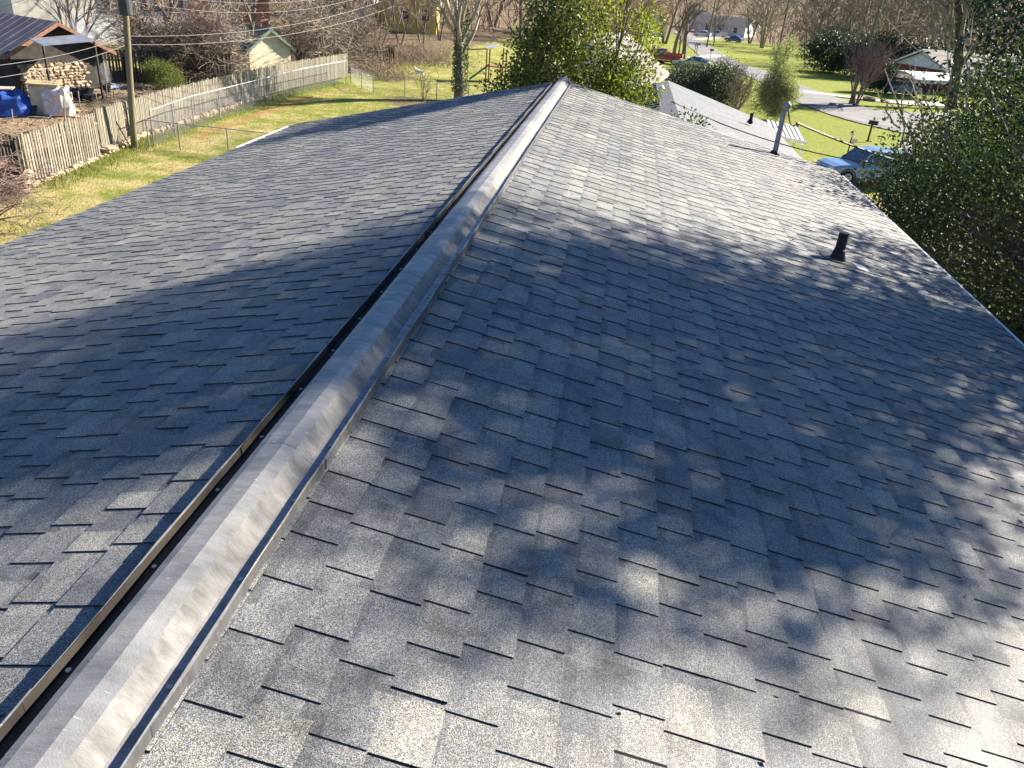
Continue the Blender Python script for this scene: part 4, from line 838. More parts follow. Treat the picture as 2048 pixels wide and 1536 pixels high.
yt = gp(455, 125); bare_tree('yard_tree', 'tangled bare tree with lichen left of the shed', yt, 60, 8.5, .16, 'bark', 'barkpale', multi=2, kids=(9, 7, 5), trunk=.2, spread=1.1, minr=.010, wob=.22)
yt = at(340, 60, 80); bare_tree('yard_tree', 'tall bare tree in front of the brick house', (yt[0], yt[1], gz(yt[0], yt[1])), 61, 12, .2, 'bark', 'barkwarm', kids=(9, 7, 5), trunk=.25, spread=.85, minr=.012)
yt = at(470, 40, 84); bare_tree('yard_tree', 'slim dark bare tree right of the brick house window', (yt[0], yt[1], gz(yt[0], yt[1])), 62, 13, .2, 'bark', kids=(9, 7, 5), trunk=.25, spread=.75, minr=.012)
for k, (px, py, D, h, lab) in enumerate([(372, 120, 62, 5.0, 'dense grey bare bush right behind the reddish shrub'), (430, 110, 64, 5.4, 'dense tangled bare bush just left of the shed'), (300, 110, 64, 5.6, 'dense bare bush behind the dark back fence')]):
    yt = at(px, py, D); bare_tree('yard_bush', lab, (yt[0], yt[1], gz(yt[0], yt[1])), 80 + k, h, .09, 'bark', ['bark', 'barkpale', 'barkwarm'][k], multi=6, kids=(8, 7, 6), trunk=.15, spread=.95, up=.1, wob=.25, minr=.011)
# thicket between the shed and the far lawn
trng = np.random.default_rng(77); spots = [(600, 95, 74), (640, 105, 72), (690, 105, 75), (725, 95, 80), (665, 60, 86), (715, 45, 92), (760, 60, 92), (800, 70, 98), (845, 60, 98), (620, 40, 92), (580, 30, 96), (880, 50, 106), (760, 20, 110), (690, 15, 112)]
words = ['nearest the shed', 'left of the leaning trunk', 'with the leaning pale trunk', 'right at the lawn edge', 'rising behind the shed roof', 'high in the middle of the thicket', 'above the small lawn tree', 'left of the yellow wall', 'right of the yellow wall', 'behind the shed ridge', 'right of the brick house', 'left of the ivy tree', 'far up the middle', 'far up the left']
for k, (px, py, D) in enumerate(spots):
    p = at(px, py, D); low = k in (0, 1, 2, 3)
    bare_tree('thicket_tree', 'bare grey brown thicket tree ' + words[k], (p[0], p[1], gz(p[0], p[1])), 100 + k, trng.uniform(6, 7.5) if low else trng.uniform(9, 13), .12, 'bark', ['barkwarm', 'barkpale', 'bark'][k % 3], group='thicket trees behind the lawn', multi=5 if low else 2, kids=(8, 6, 5), trunk=.1 if low else .2, spread=1.0 if low else .8, up=.0 if low else .3, wob=.25 if low else .15, minr=.011)
# brushwood: tangle of thin canes on the bank
brr = np.random.default_rng(12)
def brush(name, label, boxes, n, mat, Lr=(1.0, 2.6)):
    P0 = []; P1 = []; b = MB()
    for (cx, cy, rx, ry) in boxes:
        m = int(n * rx * ry / sum(q[2] * q[3] for q in boxes)); x = cx + rx * brr.normal(0, .5, m); y = cy + ry * brr.normal(0, .5, m); z = gz(x, y)
        p = np.stack([x, y, z], 1); d = brr.normal(0, .55, (m, 3)); d[:, 2] = np.abs(brr.normal(.8, .3, m)); L = brr.uniform(*Lr, m)[:, None]; tn = brr.uniform(0, 1, m)
        for k in range(4):
            q = p + d * L / 4; b.segs(p, q, .012 - .002 * k, .010 - .002 * k, 3, tn); p = q; d = d + brr.normal(0, .25, (m, 3)); d[:, 2] -= .22
    return b
b = brush('b', '', [(-22.0, 71.5, 4.5, 3.0), (-18.6, 68.0, 2.0, 2.5), (-25, 76, 4, 4), (-28, 82, 5, 5), (-20, 84, 5, 5)], 4200, None)
o = b.build('brushwood', MT['barkwarm']); tag(o, 'tangled brown brushwood covering the bank behind the lawn', 'brushwood', kind='stuff')
b = brush('b', '', [(-29, 59, 2.6, 2.6), (-26.5, 56.0, 1.8, 1.8), (-28.5, 55.0, 1.6, 1.2), (-35, 66, 6, 6), (-36, 78, 8, 5)], 3800, None, (1.2, 3.4))
o = b.build('brushwood', MT['bark']); tag(o, 'bare undergrowth round the shed and the back fence', 'brushwood', kind='stuff')
# evergreens on the left
p = at(665, 25, 102); leafy_tree('dark_conifer', 'dark evergreen at the top edge right of the brick house', (p[0], p[1], gz(p[0], p[1])), 63, [(0, 0, 5.0, 2.4, 2.4, 3.6), (0, 0, 8.5, 1.5, 1.5, 2.4)], 260, 40, .38, .3, .14, 'leafD', trunk_r=.18)
p = gp(330, 178); leafy_tree('boxwood_bush', 'rounded yellow green bush behind the picket fence', (p[0], p[1], p[2]), 64, [(0, 0, .75, 1.3, 1.2, .8), (-.4, 0, 1.1, .8, .8, .55)], 190, 46, .16, .085, .045, 'leafB', trunk_r=.05, cat='bush', stems=3)
# right of the ridge end
p = G(8.6, 69.0); leafy_tree('dark_shrub', 'dense dark shrub mass beyond the neighbouring roof', p, 65, [(-2.2, 1, 1.6, 1.9, 1.8, 1.7), (0.2, 0, 1.8, 2.0, 1.8, 1.9), (-.6, 4, 1.5, 2.2, 1.9, 1.3), (-2.8, 6, 1.3, 2.2, 1.9, 1.1)], 560, 50, .28, .15, .07, 'leafD', cat='shrub', stems=3)
p = G(7.2, 82.0); leafy_tree('pale_shrub', 'olive green clipped shrub left of the silver car', p, 66, [(-.4, 0, 1.3, 1.6, 1.4, 1.3), (1.6, 1, 1.0, 1.4, 1.3, 1.1)], 230, 46, .25, .14, .065, 'leafB', cat='shrub', stems=3)
p = G(9.9, 66.5); bare_tree('bare_bush', 'vase of bare stems rising beside the dark shrubs', p, 67, 3.6, .04, 'barkwarm', cat='shrub', multi=13, kids=(4, 3, 3), trunk=.3, spread=.45, minr=.009)
p = G(12.6, 66.0)
def conifer(name, label, loc, seed, H, Rr, leafm, n=210, per=70):
    rng_ = np.random.default_rng(seed); t = thing(name, label, 'tree', loc); b = MB(); z = np.linspace(-.1, H, 8); b.tube(np.stack([0 * z, 0 * z, z], 1), np.linspace(.14, .02, 8), 8); b.build('trunk', MT['bark'], t)
    f = rng_.uniform(0, 1, n) ** .8; zz = H * (.06 + .94 * f); rad_ = Rr * (1 - f) ** .75 * rng_.uniform(.35, 1.05, n) + .1; a = rng_.uniform(0, 6.28, n); C_ = np.stack([np.cos(a) * rad_, np.sin(a) * rad_, zz - .25 * rad_], 1)
    b = MB(); b.segs(np.stack([0 * zz, 0 * zz, zz], 1), C_, .03, .012, 3); b.build('branches', MT['bark'], t)
    b = MB(); leaf_cloud(rng_, C_, per, .22, .16, .06, b, rng_.uniform(0, 1, n)); b.build('crown', MT[leafm], t); return t
leafy_tree('young_cedar', 'soft grey green feathery tree beside the mast, before the street', p, 68, [(0, 0, 1.6, 1.5, 1.4, 1.4), (.2, 0, 3.0, 1.15, 1.1, 1.2), (-.2, .2, 4.4, .8, .8, 1.0), (.25, 0, 5.4, .5, .5, .7), (.9, -.2, 2.3, .9, .8, .7), (-.9, .1, 2.6, .7, .7, .8)], 330, 60, .2, .15, .055, 'needle', trunk_r=.1, shell=.2)
# street trees and woods beyond
for k, (px, py, h, r, lab) in enumerate([(1366, 118, 11, .38, 'pollarded bare tree with thick limbs beside the red pickup, the right one'), (1347, 115, 13, .33, 'tall pollarded bare tree beside the red pickup, the left one'), (1357, 112, 6, .18, 'small bare tree between the two pollarded trees')]):
    p = gp(px, py); bare_tree('pollard_tree', lab, p, 120 + k, h, r, 'bark', kids=(6, 6, 7), trunk=.5, spread=.75, up=.5, minr=.02, levels=4, ratio=.5)
p = gp(1427, 92); bare_tree('street_tree', 'small bare tree right of the tall far pole', p, 124, 7, .12, 'bark', kids=(7, 6, 5), minr=.02)
p = gp(1709, 214); bare_tree('crape_myrtle', 'reddish vase shaped bare tree by the roadside pole', p, 125, 6.0, .09, 'barkred', multi=8, kids=(6, 5, 4), trunk=.4, spread=.5, up=.4, minr=.013)
p = gp(1900, 218); bare_tree('big_bare_tree', 'large bare tree with a thick dark trunk before the red house', p, 126, 20, .6, 'barkshade', 'bark', kids=(8, 7, 6), trunk=.28, spread=.8, up=.4, minr=.018, levels=4, nseg=(9, 6, 5, 3))
for k, (x, y, h, lab) in enumerate([(28, 150, 11, 'round crowned bare tree before the porch house'), (33, 138, 12, 'bare tree in front of the dark hedge across the street'), (47, 128, 17, 'tall dark bare tree behind the metal carport'), (40, 148, 19, 'tall bare tree left of the roadside pole'), (55, 118, 18, 'tall bare tree behind the red house, left one'), (66, 125, 19, 'tall bare tree behind the red house, right one'), (2, 150, 16, 'bare tree behind the red pickup'), (-6, 120, 14, 'bare tree behind the holly trees'), (-14, 118, 15, 'bare tree above the playset'), (8, 175, 18, 'bare tree left of the tall far pole'), (22, 222, 15, 'bare tree before the far parked cars'), (30, 215, 14, 'bare tree on the far lawn before the porch house'), (45, 185, 17, 'bare tree right of the round crowned one'), (-20, 130, 15, 'bare tree behind the ivy tree')]):
    bare_tree('bare_tree', lab, G(x, y), 130 + k, h, h * .017, 'bark', ['barkwarm', 'bark', 'barkpale'][k % 3], group='bare trees beyond the street', kids=(8, 7, 5), trunk=.22, spread=.85, minr=.02, multi=1 + (k % 2))
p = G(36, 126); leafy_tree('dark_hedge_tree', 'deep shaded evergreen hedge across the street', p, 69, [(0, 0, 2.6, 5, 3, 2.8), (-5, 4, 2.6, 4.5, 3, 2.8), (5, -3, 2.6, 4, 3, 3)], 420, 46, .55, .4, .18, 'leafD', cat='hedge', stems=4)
p = G(29.8, 101); leafy_tree('round_evergreen', 'round dark evergreen beside the metal carport', p, 70, [(0, 0, 1.7, 1.5, 1.5, 1.8)], 150, 46, .26, .2, .09, 'leafD', cat='bush', stems=2)
p = G(50, 136); leafy_tree('tall_pine', 'tall dark pine right of the roadside pole', p, 71, [(0, 0, 12, 3.2, 3.2, 4.5), (.5, 0, 17, 2.6, 2.6, 3.2)], 300, 46, .6, .4, .12, 'leafD', trunk_r=.35)
# the far wood, one mass
frn = np.random.default_rng(99); protos = []
for k in range(5): protos.append(skeleton(np.random.default_rng(200 + k), (0, 0, -.3), 15, .26, kids=(8, 6, 4), trunk=.2, spread=.85, minr=.045, levels=4, multi=1 + k % 2, nseg=(5, 4, 3, 2)))
mats = [MB(), MB(), MB()]; cnt = 0
while cnt < 125:
    ang = frn.uniform(-.62, .72); D = frn.uniform(150, 420) if cnt > 60 else frn.uniform(120, 230); x = EYE[0] + math.sin(ang) * D; y = math.cos(ang) * D
    if -5 < x - .0 < 30 and y < 225 and x > 0: continue
    if x > 0 and y < 160: continue
    if x > 12 and x < 45 and 225 < y < 300: continue
    if x < 0 and y < 112: continue
    P0, P1, r0, r1, lv = protos[cnt % 5]; s = frn.uniform(.75, 1.35); a = frn.uniform(0, 6.28); R_ = np.array([[math.cos(a), -math.sin(a), 0], [math.sin(a), math.cos(a), 0], [0, 0, 1]]) * s; o_ = G(x, y)
    mats[cnt % 3].segs(P0 @ R_.T + o_, P1 @ R_.T + o_, r0 * s, r1 * s, 3, np.full(len(P0), frn.uniform(0, 1))); cnt += 1
for k, nm in enumerate(('barkwarm', 'bark', 'barkpale')): tag(mats[k].build('far_wood', MT[nm]), ['brown bare woodland far behind the houses', 'grey bare woodland far behind the houses', 'pale bare woodland far behind the houses'][k], 'woodland', kind='stuff')
# understorey of the far wood
n = 8500; ang = frn.uniform(-.66, .75, n); D = frn.uniform(115, 460, n); x = EYE[0] + np.sin(ang) * D; y = np.cos(ang) * D
ok = ~((x > -4) & (x < 34) & (y < 250)) & ~((x > 0) & (y < 150)) & ~((x < 0) & (y < 108)); x, y = x[ok], y[ok]; n = len(x); z = gz(x, y)
p = np.stack([x, y, z], 1); b = MB(); d = frn.normal(0, .4, (n, 3)); d[:, 2] = 1; L = frn.uniform(2.0, 7.0, n)[:, None]; tn = frn.uniform(0, 1, n)
for k in range(3): q = p + d * L / 3; b.segs(p, q, .085 - .02 * k, .065 - .02 * k, 3, tn); p = q; d = d + frn.normal(0, .35, (n, 3))
tag(b.build('far_undergrowth', MT['barkwarm']), 'brown undergrowth filling the far wood', 'undergrowth', kind='stuff')
# ------------------------------------------------------------------ utility poles and lines
def upole(name, label, base, H, r, mat, lean=(0, 0), arm=None, transformer=None, band=None):
    t = thing(name, label, 'utility pole', base); k = np.linspace(0, 1, 8); b = MB(); b.tube(np.stack([lean[0] * k * H, lean[1] * k * H, -.3 + (H + .3) * k], 1), r * (1 - .32 * k), 14); b.build('pole_shaft', MT[mat], t, smooth=True)
    top = np.array([lean[0] * H, lean[1] * H, H])
    if arm:
        b = MB(); d = np.array([math.cos(arm[1]), math.sin(arm[1]), 0]) * arm[0] / 2; c = top * (1 - .5 / H); b.beam(c - d, c + d, .1, .12); b.build('crossarm', MT['polegrey'], t)
        for u in (-.95, -.4, .4, .95): b = MB(); q = c + d * u; b.tube([q + [0, 0, .05], q + [0, 0, .12], q + [0, 0, .2]], [.03, .05, .02], 8); b.build('insulator', MT['lead'], t)
    if transformer:
        z, off, rr, hh = transformer; c = np.array([lean[0] * z, lean[1] * z, z]) + np.array([off[0], off[1], 0]); b = MB(); kk = [0, .04, hh * .9, hh]; b.tube([c + [0, 0, u] for u in kk], [rr * .9, rr, rr, rr * .7], 16); tr = b.build('transformer', MT['darkgrey'], t)
        for a in (0.5, 2.6): b = MB(); q = c + [math.cos(a) * rr * .5, math.sin(a) * rr * .5, hh]; b.tube([q, q + [0, 0, .2]], [.04, .03], 8); b.build('bushing', MT['lead'], tr)
        b = MB(); b.beam(c + [0, 0, hh * .6], [lean[0] * z, lean[1] * z, z + hh * .6], .08); b.build('bracket', MT['galv'], t)
    return t
def line(name, label, a, b2, sag, r, mat, n=24, group=None, cat='cable'):
    a = np.array(a, float); b2 = np.array(b2, float); k = np.linspace(0, 1, n); P = a + (b2 - a) * k[:, None]; P[:, 2] -= sag * 4 * k * (1 - k); q = MB(); q.tube(P - a, r, 5)
    o = q.build(name, MT[mat]); o.location = tuple(a); return tag(o, label, cat, group)
pb0 = gp(268, 300); TRZ = float(at(262, 30, 39.7)[2] - pb0[2]); lean_ = (0.11, -0.03)
upole('utility_pole', 'greenish wooden utility pole standing on the lawn by the wire fence', pb0, 9.2, .15, 'pole', lean_, transformer=(TRZ, (.22, -.30), .27, 1.1))
b = MB(); 
def onpole(z): return np.array([pb0[0] + lean_[0] * z, pb0[1] + lean_[1] * z, pb0[2] + z])
g1 = at(233, 242, 38.5); line('guy_brace', 'thin iron brace leaning from the gate to the pole foot', gp(262, 296), at(232, 243, 40), .0, .03, 'darkgrey', 3, cat='brace')
far = at(850, -60, 58)
line('power_line', 'upper overhead line sagging right from the transformer', onpole(TRZ + 1.0), far + [0, 0, .4], 1.3, .009, 'wire')
line('power_line', 'second overhead line sagging right just below the upper one', onpole(TRZ + .55), far + [0, 0, .0], 1.3, .009, 'wire')
z3 = float(at(262, 73, 39.7)[2] - pb0[2]); z4 = float(at(262, 90, 39.7)[2] - pb0[2])
line('phone_line', 'upper cable of the lower pair running right from the pole', onpole(z3), at(830, -25, 58), .8, .011, 'wire'); line('phone_line', 'lower cable of the lower pair running right from the pole', onpole(z4), at(830, -5, 58), .8, .011, 'wire')
line('phone_line', 'upper cable of the lower pair running left out of view', at(-120, 140, 33), onpole(z3), .25, .011, 'wire'); line('phone_line', 'lower cable of the lower pair running left out of view', at(-120, 168, 33), onpole(z4), .25, .011, 'wire')
line('power_line', 'thin overhead line at the top left corner', at(-60, 25, 60), onpole(8.0), .4, .009, 'wire')
p = gp(1413, 95); upole('utility_pole', 'tall far pole above the street bend, left of the other two', p, 13.5, .17, 'polegrey', (.02, 0), arm=(2.2, .2))
far1 = p
p = gp(1700, 209); upole('utility_pole', 'grey leaning pole by the roadside bare tree', p, 10.4, .19, 'pole', (.05, 0.0)); far2 = p
p2 = G(26.0, 150.0); q_ = at(1556, 100, 125); upole('utility_pole', 'dark slender pole in front of the dark woods with a pale box', G(q_[0], q_[1]), 12.5, .16, 'polegrey', (0.01, 0), transformer=(10.3, (-.5, -.1), .3, .9)); far3 = G(q_[0], q_[1])
line('power_line', 'roadside line from the slender pole to the leaning pole', far3 + [0, 0, 6.2], far2 + [.15, 0, 6.0], 1.2, .011, 'wire')
line('power_line', 'thick bundled line dropping right from the top of the leaning pole', far2 + [.2, 0, 8.6], at(1960, 165, 75), .9, .035, 'wire'); line('power_line', 'lower line dropping right from the leaning pole', far2 + [.15, 0, 6.0], at(1960, 188, 72), .5, .02, 'wire')
line('power_line', 'line strung between the far pole and the slender pole', far1 + [.2, 0, 12.8], far3 + [0, 0, 11.6], 1.6, .011, 'wire')
pr_b = G(21.5, 27.0); upole('utility_pole', 'roadside pole beyond the right edge that feeds the service mast', pr_b, 8.4, .16, 'pole')
mtop = mt_ + np.array([.21, -.05, -.155])
line('service_drop', 'thick twisted service cable leaving the mast to the right', mtop, pr_b + [0, 0, 7.3], 1.75, .018, 'cable', 40)
ng = atz(1343, 203, 4.62); line('service_drop', 'black cable crossing over the neighbouring roof', ng, pr_b + [0, 0, 6.3], 1.95, .02, 'cable', 40)

# ------------------------------------------------------------------ things in the dirt yard
yr = np.random.default_rng(4)
def lump(t, name, mat, c, size, jit, seed, n=(14, 8), flat=0.0):
    r_ = np.random.default_rng(seed); u = np.linspace(0, 2 * math.pi, n[0], endpoint=False); v = np.linspace(0.02, math.pi / 2, n[1]); Vv = []
    for b_ in v:
        for a in u: Vv.append([math.cos(a) * math.cos(b_ - .0) if False else math.copysign(abs(math.cos(a)) ** .7, math.cos(a)) * math.cos(b_) ** .6, math.copysign(abs(math.sin(a)) ** .7, math.sin(a)) * math.cos(b_) ** .6, math.sin(b_) ** .8])
    Vv = np.array(Vv) * (1 + r_.normal(0, jit, (len(Vv), 1))); Vv = Vv * np.array(size) + np.array(c); i = np.arange(n[1] - 1)[:, None] * n[0]; j = np.arange(n[0])[None]; j2 = (j + 1) % n[0]
    q = MB(); q.add(Vv, np.stack([i + j, i + j2, i + n[0] + j2, i + n[0] + j], -1).reshape(-1, 4)); return q.build(name, mat, t)
p = gp(22, 228); t = thing('tarp_covered_pile', 'pile under a bright blue tarp at the left edge', 'tarp', p, .4)
lump(t, 'tarp', MT['tarpblue'], (-.5, 0, 0), (1.75, 1.1, 1.25), .06, 1); q = MB(); q.cbox((-.6, 0, 1.27), (1.9, .9, .06), .01, rz=.1); q.build('board', MT['card'], t)
p = gp(48, 232); b = MB(); b.cbox((0, 0, .3), (1.3, .06, 1.0), .01, rx=-.9, rz=.3); o = b.build('slate_panel', MT['darkgrey']); o.location = p; tag(o, 'grey panel leaning against the blue tarp', 'panel')
p = gp(98, 228); t = thing('wrapped_crate', 'tall pale crate loosely wrapped in clear plastic', 'crate', p, .5)
q = MB(); q.cbox((0, 0, .75), (1.35, 1.1, 1.5), .04); q.build('crate', MT['card'], t); q = MB(); q.cbox((0, 0, 1.55), (1.5, 1.25, .1), .02, ry=.05); q.build('lid_board', MT['lumber'], t); lump(t, 'plastic_wrap', MT['wrap'], (.55, -.25, 0), (.75, .75, 1.45), .09, 2)
for k, (a, b2, lab) in enumerate([((105, 197), (160, 226), 'fresh yellow plank sloping down from the wrapped crate'), ((112, 222), (140, 232), 'short yellow plank lying flat by the red cloth'), ((30, 215), (40, 232), 'short plank leaning on the blue tarp pile')]):
    A_, B_ = at(*a, 44.5), gp(*b2); A_ = at(*a, float(np.hypot(*(B_ - EYE)[:2])) + .3); b = MB(); b.beam(A_ - B_, np.array([0, 0, .06]), .22, .07); o = b.build('plank', MT['lumber']); o.location = B_; tag(o, lab, 'plank')
p = gp(108, 231); t = thing('red_cloth', 'small crumpled bright red cloth on the ground', 'cloth', p); lump(t, 'cloth', MT['redcloth'], (0, 0, 0), (.33, .25, .14), .15, 3)
p = gp(158, 197); t = thing('black_tarp_heap', 'low heap under shiny black sheeting behind the wrapped crate', 'tarp', p, .3); lump(t, 'sheeting', MT['tarpblack'], (0, 0, 0), (1.0, .7, .55), .14, 4)
p = gp(135, 203); b = MB(); b.cbox((0, 0, .25), (.6, .5, .5), .03, rz=.6); o = b.build('cardboard_box', MT['card']); o.location = p; tag(o, 'open tan box beside the black sheeting', 'box')
for k, (px, py) in enumerate([(112, 168), (133, 165), (148, 164)]):
    p = gp(px, py + 6); t = thing('steel_drum', ['leftmost', 'middle', 'rightmost'][k] + ' of three grey drums before the stone wall', 'drum', p, group='drums before the stone wall'); b = MB(); zz = np.array([0, .02, .28, .3, .32, .58, .6, .62, .86, .88]); b.tube(np.stack([0 * zz, 0 * zz, zz], 1), [.27, .29, .29, .305, .29, .29, .305, .29, .29, .27], 16); b.build('drum_body', MT['tarpgrey'] if k else MT['galv'], t); b = MB(); b.tube([(0, 0, .88), (0, 0, .91)], .3, 16); b.build('rim', MT['galv'], t)
stk = [(45, 190, 168, 'near the stone wall end'), (130, 262, 190, 'dark one at the picket fence'), (160, 215, 182, 'leaning beside the planks'), (195, 208, 186, 'leaning left of the gate'), (214, 197, 166, 'tallest before the gate'), (229, 200, 183, 'nearest the utility pole'), (25, 243, 218, 'at the left edge by the blue tarp'), (63, 170, 120, 'reddish one before the cabin')]
for k, (px, yb, yt_, lab) in enumerate(stk):
    p = gp(px, yb); D = float(np.hypot(*(p - EYE)[:2])); tp = at(px - (4 if k in (2, 3) else 2), yt_, D); b = MB(); b.beam((0, 0, -.1), tp - p, .05, .05); o = b.build('garden_stake', MT['brownwood'] if k == 7 else MT['fence']); o.location = p; tag(o, 'thin wooden garden stake ' + lab, 'stake', 'stakes in the dirt yard')
p = gp(218, 176); t = thing('ash_heap', 'smouldering grey ash heap with charred sticks', 'ash heap', p); lump(t, 'ash', MT['tarpgrey'], (0, 0, 0), (.8, .7, .22), .12, 6)
b = MB(); 
for k in range(14): a = yr.uniform(0, 6.28); b.beam((math.cos(a) * .7, math.sin(a) * .7, .05), (-math.cos(a) * .2, -math.sin(a) * .2, .35), .05)
b.build('charred_sticks', MT['black'], t)
# smoke
m, nt, bs, out = new_mat('smoke'); nt.nodes.remove(bs); N = NT(nt); vo = N.n('ShaderNodeVolumePrincipled'); vo.inputs['Color'].default_value = (.85, .88, .95, 1)
co = N.coord(); nz = N.noise(co, 1.6, 4, .6); gr = N.n('ShaderNodeTexGradient', gradient_type='SPHERICAL'); N.l(N.coord((1.0, 1.0, .42)), gr.inputs[0])
N.l(N.math('MULTIPLY', N.math('MULTIPLY', N.ramp(nz, [(.42, (0, 0, 0)), (.72, (1, 1, 1))]), gr.outputs['Fac']), 5.0), vo.inputs['Density']); N.l(vo.outputs[0], out.inputs['Volume'])
b = MB(); b.box((0, 0, 0), (2, 2, 4.6), ry=-.12); o = b.build('smoke', m); o.location = p + np.array([-.9, -.2, 1.7]); o.rotation_euler = (0, -.35, 0); tag(o, 'thin bluish smoke drifting up from the ash heap', 'smoke', kind='stuff')
p = gp(357, 165); t = thing('covered_mower', 'machine under a pale grey tarp beside the round bush', 'tarp', p, .3); lump(t, 'tarp', MT['tarpgrey'], (0, 0, 0), (.75, .6, 1.05), .07, 9); q = MB(); q.tube([(-.5, 0, .2), (-.5, .1, .2)], .2, 12); q.build('wheel', MT['tyre'], t)
p = gp(408, 155); t = thing('red_tractor', 'rusty red garden tractor behind the picket fence', 'tractor', p, .5)
q = MB(); q.cbox((.35, 0, .62), (.9, .5, .42), .06); q.build('bonnet', MT['rust'], t); q = MB(); q.cbox((-.5, 0, .55), (.7, .8, .18), .05); q.build('fender', MT['rust'], t); q = MB(); q.cbox((-.5, 0, .8), (.4, .45, .1), .03); q.cbox((-.68, 0, 1.0), (.08, .45, .36), .03); q.build('seat', MT['black'], t)
q = MB(); q.tube([(-.05, 0, .7), (-.2, 0, 1.0)], .02, 6); q.tube([(-.2, .18 * math.cos(0), 1.0)] + [(-.2 - .05 * math.sin(a), .18 * math.cos(a), 1.0 + .18 * math.sin(a) * .5) for a in np.linspace(.3, 6.28, 12)], .015, 6); q.build('steering_wheel', MT['black'], t)
for x, r in ((.6, .2), (-.5, .3)):
    for s in (-1, 1): q = MB(); q.tube([(x, s * .32, r), (x, s * .46, r)], r, 14); q.build('wheel', MT['tyre'], t)
A_ = gp(436, 158); t = thing('sawhorse', 'pale wooden trestle frame beside the rusty tractor', 'trestle', A_, .3)
for s in (-.5, .5):
    for u in (-1, 1): q = MB(); q.beam((s + .05, u * .4, 0), (s, 0, 1.3), .07); q.build('leg', MT['lumber'], t)
q = MB(); q.beam((-.75, 0, 1.32), (.75, 0, 1.32), .08); q.build('top_rail', MT['lumber'], t)
# fire wood and rubbish along the dark back fence
for k in range(9):
    p = gp(222 + k * 9 + yr.uniform(-3, 3), 150 + yr.uniform(-5, 8)); b = MB(); b.tube([(0, 0, .1), (yr.uniform(-.7, .7), yr.uniform(-.5, .5), .25)], yr.uniform(.07, .13), 8); o = b.build('log', MT['bark']); o.location = p; tag(o, ['first', 'second', 'third', 'fourth', 'fifth', 'sixth', 'seventh', 'eighth', 'ninth'][k] + ' log from the left among dark scrap below the back fence', 'log', 'logs below the back fence')
# small white block at the left eave (gutter outlet)
gw = at(241, 398, float(np.hypot(*(onroof(250, 402) - EYE)[:2])) + .35); b = MB(); b.cbox((-HW - .22, gw[1] + .05, RIDGE - HW * SLL + .02), (.12, .14, .26), .02); b.cbox((-HW - .20, gw[1] + .05, RIDGE - HW * SLL + .16), (.2, .18, .05), .015); tag(b.build('downspout_head', MT['white'], house, off=HO), 'small white box on the left eave')

# ------------------------------------------------------------------ far lawn: dog, playset
dp = gp(838, 156)
me = bpy.data.meshes.new('dog'); vs = [(-.30, 0, .46), (-.05, 0, .45), (.18, 0, .47), (.32, 0, .58), (.42, 0, .68), (.53, 0, .65), (-.42, 0, .52), (-.58, 0, .66), (.2, .09, .28), (.2, .09, .04), (.2, -.09, .28), (.26, -.09, .04), (-.28, .09, .32), (-.36, .09, .2), (-.33, .09, .04), (-.28, -.09, .32), (-.34, -.09, .2), (-.28, -.09, .04), (.40, .06, .76), (.40, -.06, .76)]
es = [(0, 1), (1, 2), (2, 3), (3, 4), (4, 5), (0, 6), (6, 7), (2, 8), (8, 9), (2, 10), (10, 11), (0, 12), (12, 13), (13, 14), (0, 15), (15, 16), (16, 17), (4, 18), (4, 19)]
rr = [.12, .12, .145, .085, .085, .045, .035, .018, .055, .03, .055, .03, .065, .038, .03, .065, .038, .03, .022, .022]
me.from_pydata(vs, es, []); do = bpy.data.objects.new('dog', me); COL.objects.link(do); do.location = dp; do.rotation_euler = (0, 0, rad(165)); do.scale = (1.15,) * 3; me.materials.append(MT['dog'])
md = do.modifiers.new('skin', 'SKIN'); sv_ = me.skin_vertices[0].data
for i, r in enumerate(rr): sv_[i].radius = (r, r); sv_[i].use_root = (i == 1)
do.modifiers.new('sub', 'SUBSURF').levels = 1; tag(do, 'white dog standing on the far lawn', 'dog')
pp_ = gp(990, 163); t = thing('playset', 'wooden playset with striped canopy and slide on the far lawn', 'playset', pp_, rad(20)); Hh = 2.9
for x in (-.75, .75):
    for y in (-.7, .7): q = MB(); q.box((x, y, 1.35), (.1, .1, 2.8)); q.build('post', MT['brownwood'], t)
q = MB(); q.box((0, 0, 1.3), (1.6, 1.5, .1)); q.build('platform', MT['brownwood'], t)
for k in range(6): q = MB(); y = -.85 + k * .3; q.add([(x, yy_, z + o) for x, z in ((-1.0, 2.72), (0, 3.05)) for yy_ in (y, y + .26) for o in (0, .03)], BOXF); q.add([(x, yy_, z + o) for x, z in ((0, 3.05), (1.0, 2.72)) for yy_ in (y, y + .26) for o in (0, .03)], BOXF); q.build('canopy_stripe', MT['white'] if k % 2 == 0 else MT['tarpgrey'], t)
q = MB(); q.add([(-.8 - u * 1.6, s, 1.3 - 1.2 * u + o) for u in (0, 1) for s in (-.6, -.1) for o in (0, .05)], BOXF); q.add([(-.8 - u * 1.6, s, 1.3 - 1.2 * u + o) for u in (0, 1) for s in (-.66, -.6) for o in (0, .2)], BOXF); q.build('slide', MT['green_plastic'], t)
q = MB(); q.beam((-.8, .7, 2.6), (-3.4, .7, 2.4), .1); q.build('swing_beam', MT['brownwood'], t)
for s in (-.5, .5): q = MB(); q.beam((-3.4, .7, 2.4), (-3.5, .7 + s * 1.6, 0), .09); q.build('swing_leg', MT['brownwood'], t)
for x in (-1.6, -2.5):
    q = MB(); q.tube([(x, .62, 2.45), (x, .62, .55)], .012, 4); q.tube([(x + .4, .62, 2.45), (x + .4, .62, .55)], .012, 4); sw = q.build('swing_chain', MT['galv'], t); q = MB(); q.box((x + .2, .62, .53), (.48, .18, .03)); q.build('swing_seat', MT['black'], sw)

